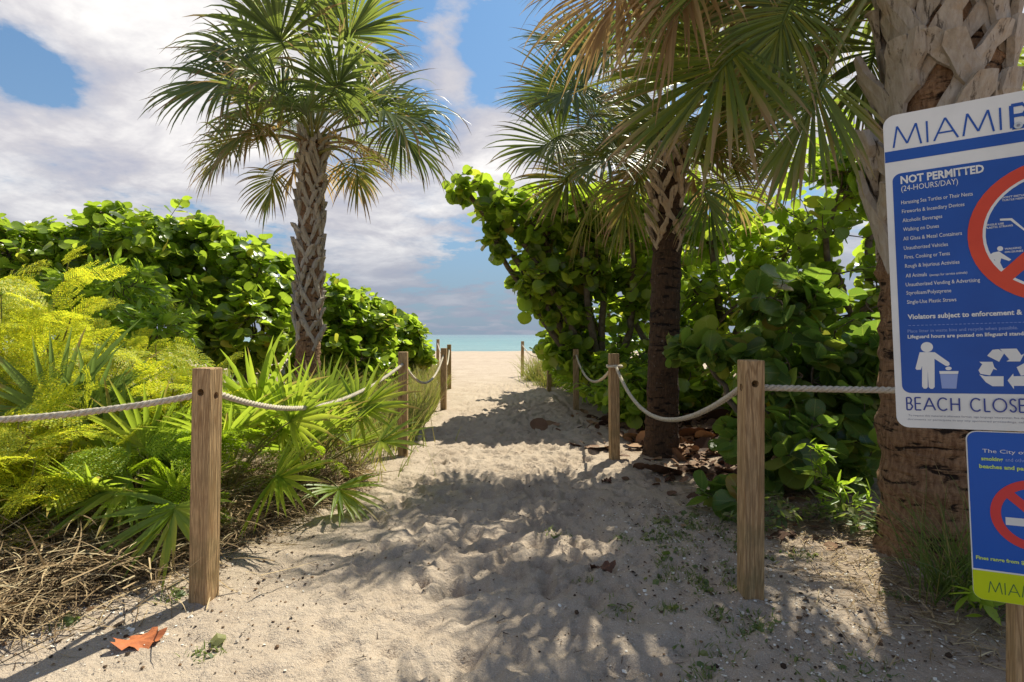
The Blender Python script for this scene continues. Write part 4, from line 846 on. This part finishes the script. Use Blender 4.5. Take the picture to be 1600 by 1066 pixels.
dead_leaf('fallen_leaf', 'ragged orange dead leaf on the sand at lower left', 215, 1004, .145, 'orange_leaf', .25, .03)
dead_leaf('fallen_leaf', 'crumpled brown dead leaf in the middle of the path', 942, 893, .10, 'brown_leaf', .1, .035)
dead_leaf('fallen_leaf', 'brown leaf on the sand below the second right post', 1045, 758, .075, 'brown_leaf', 1.0, .03)
dead_leaf('fallen_leaf', 'small dark leaf on the path left of the middle palm', 948, 757, .07, 'brown_leaf', .5, .03)

# ------------------------------------------------------------------ sign
O_ = P(1379, 184, 1.5); r0_ = nrm(np.array([.242, -.135, 0])); ro = R(2.2)
SR = r0_*math.cos(ro)+np.array([0, 0, 1])*math.sin(ro); SU = -r0_*math.sin(ro)+np.array([0, 0, 1])*math.cos(ro); SN = np.cross(SR, SU)
CAM = np.array([0, 0, CAMH])
def S2(px, py):
    """photo pixel -> metres right of and above the big panel's top left corner"""
    d = np.array([(px-800)/F, 1, (HZ-py)/F]); t = np.dot(O_-CAM, SN)/np.dot(d, SN); q = CAM+d*t-O_
    return np.array([np.dot(q, SR), np.dot(q, SU)])
flat = {k: simplemat(k, c, .42, .4, v, 5) for k, c, v in (('sign_white', hexc('e6e6e2'), hexc('d6d6d2')), ('sign_blue', hexc('1a52a8'), hexc('164a9c')), ('sign_navy', hexc('2c3f8c'), None), ('sign_orange', hexc('d8492a'), hexc('cc4024')),
        ('sign_red', hexc('cf3a3a'), None), ('sign_yellow', hexc('c4d400'), hexc('b8c800')), ('sign_bright_blue', hexc('0c55b4'), None), ('sign_pale', hexc('8fa2d4'), None), ('sign_lime', hexc('c9e06a'), None), ('sign_grey', hexc('8a8a96'), None), ('sign_green', hexc('3d6b3a'), None))}
flat['steel'] = simplemat('steel', (.55, .54, .5), .4, .5, None, metal=.8)
def rounded(x0, y0, x1, y1, r, n=7):
    o = []
    for cx, cy, a in ((x1-r, y1-r, 0), (x0+r, y1-r, 90), (x0+r, y0+r, 180), (x1-r, y0+r, 270)):
        o += [(cx+r*math.cos(R(a+90*i/n)), cy+r*math.sin(R(a+90*i/n))) for i in range(n+1)]
    return o
sp = thing('beach_sign', 'white and blue beach rules sign above a smaller no-smoking sign on one wooden post', 'sign', (0, 0, 0))
pc = O_+SR*.318-SN*.047; sp.location = (pc[0], pc[1], g1(pc[0], pc[1]))
SB = np.array(sp.location)
po = link('post', post_mesh('sign_post', .089, 1.74), M['wood'], sp, (0, 0, 0)); po.rotation_euler = (0, 0, math.atan2(r0_[1], r0_[0]))
def place(pts, h): return [tuple(O_+SR*p[0]+SU*p[1]+SN*h-SB) for p in pts]
def slab(name, pts, h0, h1, mat, parent):
    n = len(pts); V = place(pts, h0)+place(pts, h1); bm = bmesh.new(); vs = [bm.verts.new(v) for v in V]
    bm.faces.new(vs[n:]); bm.faces.new(vs[:n][::-1])
    for i in range(n): j = (i+1) % n; bm.faces.new((vs[i], vs[j], vs[n+j], vs[n+i]))
    me = bpy.data.meshes.new(name); bm.to_mesh(me); bm.free(); return link(name, me, mat, parent)
def prints(name, polys, h, mat, parent):
    """flat print: several outlines of one picture or line of text"""
    bm = bmesh.new()
    for p in polys:
        try: bm.faces.new([bm.verts.new(v) for v in place(p, h)])
        except ValueError: pass
    bm.normal_update(); bmesh.ops.triangulate(bm, faces=bm.faces[:], ngon_method='EAR_CLIP'); bmesh.ops.recalc_face_normals(bm, faces=bm.faces[:])
    me = bpy.data.meshes.new(name); bm.to_mesh(me); bm.free(); return link(name, me, mat, parent)
def textp(s, px0, py0, px1, cap, h, mat, parent, bold=0.0, name='lettering', h2=.0006):
    """a line of print whose baseline runs from pixel (px0,py0) to x=px1, cap height in photo pixels at px0"""
    cu = bpy.data.curves.new('t', 'FONT'); cu.body = s; cu.size = 1; cu.offset = bold; cu.fill_mode = 'FRONT'; cu.resolution_u = 2
    ob = bpy.data.objects.new('t', cu); me = bpy.data.meshes.new_from_object(ob); bpy.data.objects.remove(ob, do_unlink=True)
    co = np.zeros(len(me.vertices)*3); me.vertices.foreach_get('co', co); co = co.reshape(-1, 3)
    a = S2(px0, py0); top = S2(px0, py0-cap); ch = np.linalg.norm(top-a)
    e = S2(px1, py0)[0] if px1 < 3000 else px1-3000
    x0, x1 = co[:, 0].min(), co[:, 0].max(); sx_ = (e-a[0])/(x1-x0); sy_ = ch/.73
    pts = np.stack([a[0]+(co[:, 0]-x0)*sx_, a[1]+co[:, 1]*sy_], 1)
    me.vertices.foreach_set('co', np.array(place(pts, h+h2)).ravel()); me.update(); me.materials.clear(); me.name = name
    return link(name, me, mat, parent)
WP, HP = .615, np.linalg.norm(S2(1399, 667)-S2(1379, 184))
big = slab('rules_panel', rounded(0, -HP, WP, 0, .028), 0, .003, flat['sign_white'], sp); big['label'] = 'large white panel with blue rules field'
h = .003
# navy band, blue field
yb0, yb1 = S2(1382, 256)[1], S2(1382, 239)[1]
prints('blue_band', [[(0.001, yb0), (WP-.001, yb0), (WP-.001, yb1), (0.001, yb1)]], h+.0006, flat['sign_blue'], big)
fx0 = S2(1399, 400)[0]+.001; fy1 = S2(1396, 273)[1]; fy0 = S2(1412, 614)[1]
prints('blue_field', [rounded(fx0, fy0, WP-fx0, fy1, .020)], h+.0006, flat['sign_blue'], big)
def stroke(a, c, w):
    a = np.array(a, float); c = np.array(c, float); d = (c-a)/np.linalg.norm(c-a); n = np.array([-d[1], d[0]])*w/2; return [tuple(a-n), tuple(c-n), tuple(c+n), tuple(a+n)]
def thin(word, x, y, w_each, ch, w, gap):
    """light geometric capitals made of strokes"""
    G = {'M': (1.15, [((0, 0), (.16, 1)), ((.16, 1), (.5, .12)), ((.5, .12), (.84, 1)), ((.84, 1), (1, 0))]), 'I': (.12, [((.5, 0), (.5, 1))]), 'A': (.95, [((0, 0), (.5, 1)), ((.5, 1), (1, 0)), ((.2, .34), (.8, .34))]),
         'B': (.5, [((0, 0), (0, 1)), ((0, 1), (.6, 1)), ((.6, 1), (.85, .78)), ((.85, .78), (.6, .53)), ((0, .53), (.6, .53)), ((.6, .53), (1, .28)), ((1, .28), (.6, 0)), ((.6, 0), (0, 0))]), 'E': (.48, [((0, 0), (0, 1)), ((0, 1), (1, 1)), ((0, .52), (.95, .52)), ((0, 0), (1, 0))]),
         'C': (.85, [((.5+.5*math.cos(R(a)), .5+.5*math.sin(R(a))), (.5+.5*math.cos(R(a+15)), .5+.5*math.sin(R(a+15)))) for a in range(45, 315, 15)]), 'H': (.65, [((0, 0), (0, 1)), ((1, 0), (1, 1)), ((0, .52), (1, .52))]),
         'L': (.42, [((0, 0), (0, 1)), ((0, 0), (1, 0))]), 'O': (1.0, [((.5+.5*math.cos(R(a)), .5+.5*math.sin(R(a))), (.5+.5*math.cos(R(a+15)), .5+.5*math.sin(R(a+15)))) for a in range(0, 360, 15)]),
         'S': (.5, [((.93, .85), (.72, .98)), ((.72, .98), (.35, .98)), ((.35, .98), (.08, .8)), ((.08, .8), (.2, .6)), ((.2, .6), (.8, .42)), ((.8, .42), (.97, .22)), ((.97, .22), (.7, .02)), ((.7, .02), (.3, .02)), ((.3, .02), (.03, .18))]),
         'D': (.8, [((0, 0), (0, 1)), ((0, 1), (.45, 1)), ((.45, 1), (.85, .8)), ((.85, .8), (1, .5)), ((1, .5), (.85, .2)), ((.85, .2), (.45, 0)), ((.45, 0), (0, 0))]), ' ': (.45, [])}
    out_ = []; tot = sum(G[c_][0]+gap for c_ in word)-gap; k = w_each/tot
    for c_ in word:
        gw, st = G[c_]; out_ += [stroke((x+a[0]*gw*k, y+a[1]*ch), (x+e[0]*gw*k, y+e[1]*ch), w) for a, e in st]; x += (gw+gap)*k
    return out_
a = S2(1396, 232); e = S2(1566, 205); ch = S2(1560, 171)[1]-S2(1560, 206)[1]
def layered(name, polys, h, mat, parent):
    bm = bmesh.new()
    for i, p in enumerate(polys): bm.faces.new([bm.verts.new(v) for v in place(p, h+.00004*i)])
    me = bpy.data.meshes.new(name); bm.to_mesh(me); bm.free(); return link(name, me, mat, parent)
layered('lettering', thin('MIAMI', a[0], a[1], S2(1566, 205)[0]-a[0], ch, .0042, .20), h+.0008, flat['sign_blue'], big)
xb = S2(1581, 203)[0]; layered('lettering', thin('BEACH', xb, a[1], WP-.03-xb, ch, .0085, .22), h+.0008, flat['sign_blue'], big)
a = S2(1417, 640); ch = S2(1417, 621)[1]-a[1]
layered('lettering', thin('BEACH CLOSED', a[0], a[1], S2(1600, 640)[0]*1.11-a[0], ch, .0034, .22), h+.0008, flat['sign_navy'], big)
hw = h+.0010
textp('NOT PERMITTED', 1407, 288, 1538, 12, hw, flat['sign_white'], big, .035)
textp('(24-HOURS/DAY)', 1408, 300, 1497, 9, hw, flat['sign_white'], big)
for s, x0, y0, x1 in (('Harassing Sea Turtles or Their Nests', 1408, 320, 1520), ('Fireworks & Incendiary Devices', 1409, 334, 1507), ('Alcoholic Beverages', 1410, 348, 1472), ('Walking on Dunes', 1411, 362, 1467), ('All Glass & Metal Containers', 1411, 376.5, 1503),
                      ('Unauthorized Vehicles', 1412, 391, 1481), ('Fires, Cooking or Tents', 1413, 405, 1484), ('Rough & Injurious Activities', 1414, 419, 1499), ('All Animals', 1415, 434, 1448), ('(except for service animals)', 1452, 432, 1511),
                      ('Unauthorized Vending & Advertising', 1415, 448, 1531), ('Styrofoam/Polystyrene', 1416, 461, 1486), ('Single-Use Plastic Straws', 1417, 475, 1494)):
    textp(s, x0, y0, x1, 4 if s[0] == '(' else 6, hw, flat['sign_white'], big, .004)
textp('Violators subject to enforcement &', 1418, 499, 1597, 7.5, hw, flat['sign_white'], big, .03)
dsh = [stroke(S2(1419+i*6.6, 509-.03*i*6.6), S2(1423+i*6.6, 509-.03*(i*6.6+4)), .0011) for i in range(30)]; prints('dashed_rule', dsh, hw, flat['sign_pale'], big)
textp('Place litter in waste bins and recycle when possible.', 1418, 520, 1590, 5, hw, flat['sign_pale'], big, 0)
textp('Lifeguard hours are posted on lifeguard stands', 1418, 529, 1603, 5.5, hw, flat['sign_white'], big, .025)
textp('To request this material in alternate format, sign language interpreter, five day notice', 1419, 650, 1620, 3, h, flat['sign_grey'], big, 0)
textp('documents or participate in any city sponsored proceedings, call', 1418, 656, 1600, 3, h, flat['sign_grey'], big, 0)
# prohibition ring through three measured points
def circ3(a, b_, c_):
    A = np.array([[2*(b_[0]-a[0]), 2*(b_[1]-a[1])], [2*(c_[0]-a[0]), 2*(c_[1]-a[1])]]); q = np.array([b_@b_-a@a, c_@c_-a@a]); o_ = np.linalg.solve(A, q); return o_, np.linalg.norm(a-o_)
def ringpoly(c_, ri, r_o, n=48):
    return [[(c_[0]+q*math.cos(x), c_[1]+q*math.sin(x)) for q, x in ((ri, t0), (r_o, t0), (r_o, t1), (ri, t1))] for t0, t1 in ((i*2*math.pi/n, (i+1)*2*math.pi/n) for i in range(n))]
cc, cr = circ3(S2(1511, 366), S2(1600, 259), S2(1600, 466))
prints('prohibition_ring', ringpoly(cc, cr*.795, cr*.835), hw+.0004, flat['sign_white'], big)
sl_ = [stroke((cc[0]-cr*.62, cc[1]-cr*.62), (cc[0]+cr*.62, cc[1]+cr*.62), cr*.17)]
prints('prohibition_slash', sl_, hw+.0006, flat['sign_orange'], big)
prints('prohibition_ring', ringpoly(cc, cr*.83, cr), hw+.0008, flat['sign_orange'], big)
px_ = lambda L_, ox, oy, k: [tuple(S2(ox+x/k, oy+y/k)) for x, y in L_]
def ell(cx, cy, rx, ry, n=18): return [(cx+rx*math.cos(i*6.2832/n), cy+ry*math.sin(i*6.2832/n)) for i in range(n)]
Z5 = (1380, 260, 977/220)
prints('walker_pictogram', [px_(ell(808, 573, 21, 17), *Z5), px_([(726, 622), (760, 600), (800, 592), (830, 612), (885, 648), (870, 658), (815, 640), (808, 670), (830, 712), (880, 690), (960, 645), (977, 645), (977, 665), (850, 772), (800, 745), (785, 715), (770, 735), (755, 722), (775, 680), (772, 650), (748, 640), (740, 690), (728, 675)], *Z5)], hw+.0002, flat['sign_white'], big)
prints('straw_pictogram', [px_([(806, 366), (890, 362), (977, 435), (977, 452), (880, 378), (808, 380)], *Z5)], hw+.0002, flat['sign_white'], big)
textp("DON'T DISTURB", 1564.6, 311, 1605, 3, hw, flat['sign_white'], big, .02); textp('TURTLE NESTS', 1564.6, 315.5, 1602, 3, hw, flat['sign_white'], big, .02)
textp('SINGLE USE', 1539, 354, 1568, 3, hw, flat['sign_white'], big, .02); textp('PLASTIC STRAWS', 1539, 358.5, 1582, 3, hw, flat['sign_white'], big, .02)
textp('WALKING', 1569, 391, 1595, 3, hw, flat['sign_white'], big, .02); textp('ON DUNES', 1569, 396, 1598, 3, hw, flat['sign_white'], big, .02)
Z6 = (1400, 480, 5.33)
prints('litter_pictogram', [px_(ell(255, 333, 51, 42), *Z6), px_([(195, 375), (320, 375), (440, 460), (445, 480), (430, 490), (410, 488), (318, 430), (320, 665), (305, 680), (285, 680), (270, 665), (262, 520), (262, 665), (250, 678), (230, 678), (215, 660), (215, 490), (205, 520), (170, 522), (160, 510)], *Z6),
        px_(ell(435, 510, 26, 15), *Z6), px_([(357, 532), (518, 532), (514, 556), (362, 556)], *Z6)], hw+.0002, flat['sign_white'], big)
prints('bin_pictogram', [px_([(364, 558), (512, 558), (500, 678), (380, 676)], *Z6)], hw+.0003, flat['sign_pale'], big)
prints('recycling_pictogram', [px_([(755, 405), (800, 355), (850, 350), (898, 382), (855, 455)], *Z6), px_([(862, 348), (1000, 345), (1040, 400), (1066, 385), (1030, 452), (915, 452), (940, 435)], *Z6), px_([(690, 455), (800, 455), (815, 500), (840, 525), (808, 515), (780, 568), (700, 555), (683, 525), (715, 475)], *Z6),
        px_([(690, 560), (740, 575), (892, 575), (892, 658), (800, 658), (745, 625)], *Z6), px_([(925, 610), (972, 552), (975, 575), (1105, 572), (1150, 600), (1110, 655), (978, 655), (978, 682)], *Z6), px_([(1000, 500), (1085, 455), (1160, 575), (1120, 600), (1080, 565), (1035, 570)], *Z6)], hw+.0002, flat['sign_white'], big)
def bolt(px, py, hh, par, name='bolt'):
    c_ = S2(px, py) if py is not None else px
    ba = slab(name, [(c_[0]+.0085*math.cos(i*.3142), c_[1]+.0085*math.sin(i*.3142)) for i in range(20)], hh, hh+.0025, flat['steel'], par)
    slab('bolt_head', [(c_[0]+.0035*math.cos(i*1.0472), c_[1]+.0035*math.sin(i*1.0472)) for i in range(6)], hh+.0025, hh+.0045, flat['sign_grey'], ba) if par is sp else None
bolt(1590, 197, h+.001, sp)
# lower no-smoking panel
u0 = S2(1510, 700)[0]; v1 = S2(1512, 673)[1]; v0 = S2(1516, 934)[1]; WS = .308; ym = S2(1514, 889)[1]
sm = slab('smoking_panel', rounded(u0, v0, u0+WS, v1, .022), -.004, -.001, flat['sign_white'], sp); sm['label'] = 'smaller blue no-smoking panel with a yellow foot'
hs = -.001
i_ = .0022; bl_ = [p for p in rounded(u0+i_, v0, u0+WS-i_, v1-i_, .02) if p[1] > (v0+v1)/2]
prints('blue_field', [[(u0+i_, ym+.004), (u0+WS-i_, ym+.004)]+bl_], hs+.0006, flat['sign_bright_blue'], sm)
yl_ = [p for p in rounded(u0+.0005, v0+.0005, u0+WS-.0005, v1, .0215) if p[1] < (v0+v1)/2]
prints('yellow_foot', [yl_+[(u0+WS-.0005, ym), (u0+.0005, ym)]], hs+.0006, flat['sign_yellow'], sm)
hs += .001
textp('The City of Miami Beach prohibits', 1535, 707, 3000+u0+WS-.03, 6, hs, flat['sign_white'], sm, 0)
textp('smoking', 1533, 719, 1567, 6, hs, flat['sign_lime'], sm, .03); textp('and other', 1571, 721, 1606, 6, hs, flat['sign_pale'], sm, 0)
textp('beaches and parks', 1530, 731, 1614, 6, hs, flat['sign_lime'], sm, .03)
textp('Fines range from $1', 1525, 873, 1604, 5.5, hs, flat['sign_lime'], sm, .03)
a = S2(1545, 926); ch = S2(1545, 908)[1]-a[1]; layered('lettering', thin('MIAMI', a[0], a[1], .097, ch, .0019, .2), hs, flat['sign_green'], sm); layered('lettering', thin('BEACH', a[0]+.104, a[1], .095, ch, .0038, .2), hs, flat['sign_green'], sm)
c3, r3 = circ3(S2(1547, 800), S2(1600, 751), S2(1600, 858)); 
if r3 > .12 or r3 < .03: r3 = .085; c3 = S2(1547, 800)+np.array([r3, 0])
pk = S2(1571, 808); pk2 = S2(1571, 820)
prints('cigarette_pictogram', [[tuple(pk), (pk[0]+.11, pk[1]), (pk[0]+.11, pk2[1]), (pk[0], pk2[1])]], hs+.0002, flat['sign_white'], sm)
prints('prohibition_slash', [stroke((c3[0]-r3*.62, c3[1]+r3*.62), (c3[0]+r3*.62, c3[1]-r3*.62), r3*.24)], hs+.0004, flat['sign_red'], sm)
prints('prohibition_ring', ringpoly(c3, r3*.76, r3), hs+.0006, flat['sign_red'], sm)
print('objects', len(bpy.data.objects), 'tris', sum(len(m.loop_triangles) or len(m.polygons)*2 for m in bpy.data.meshes))
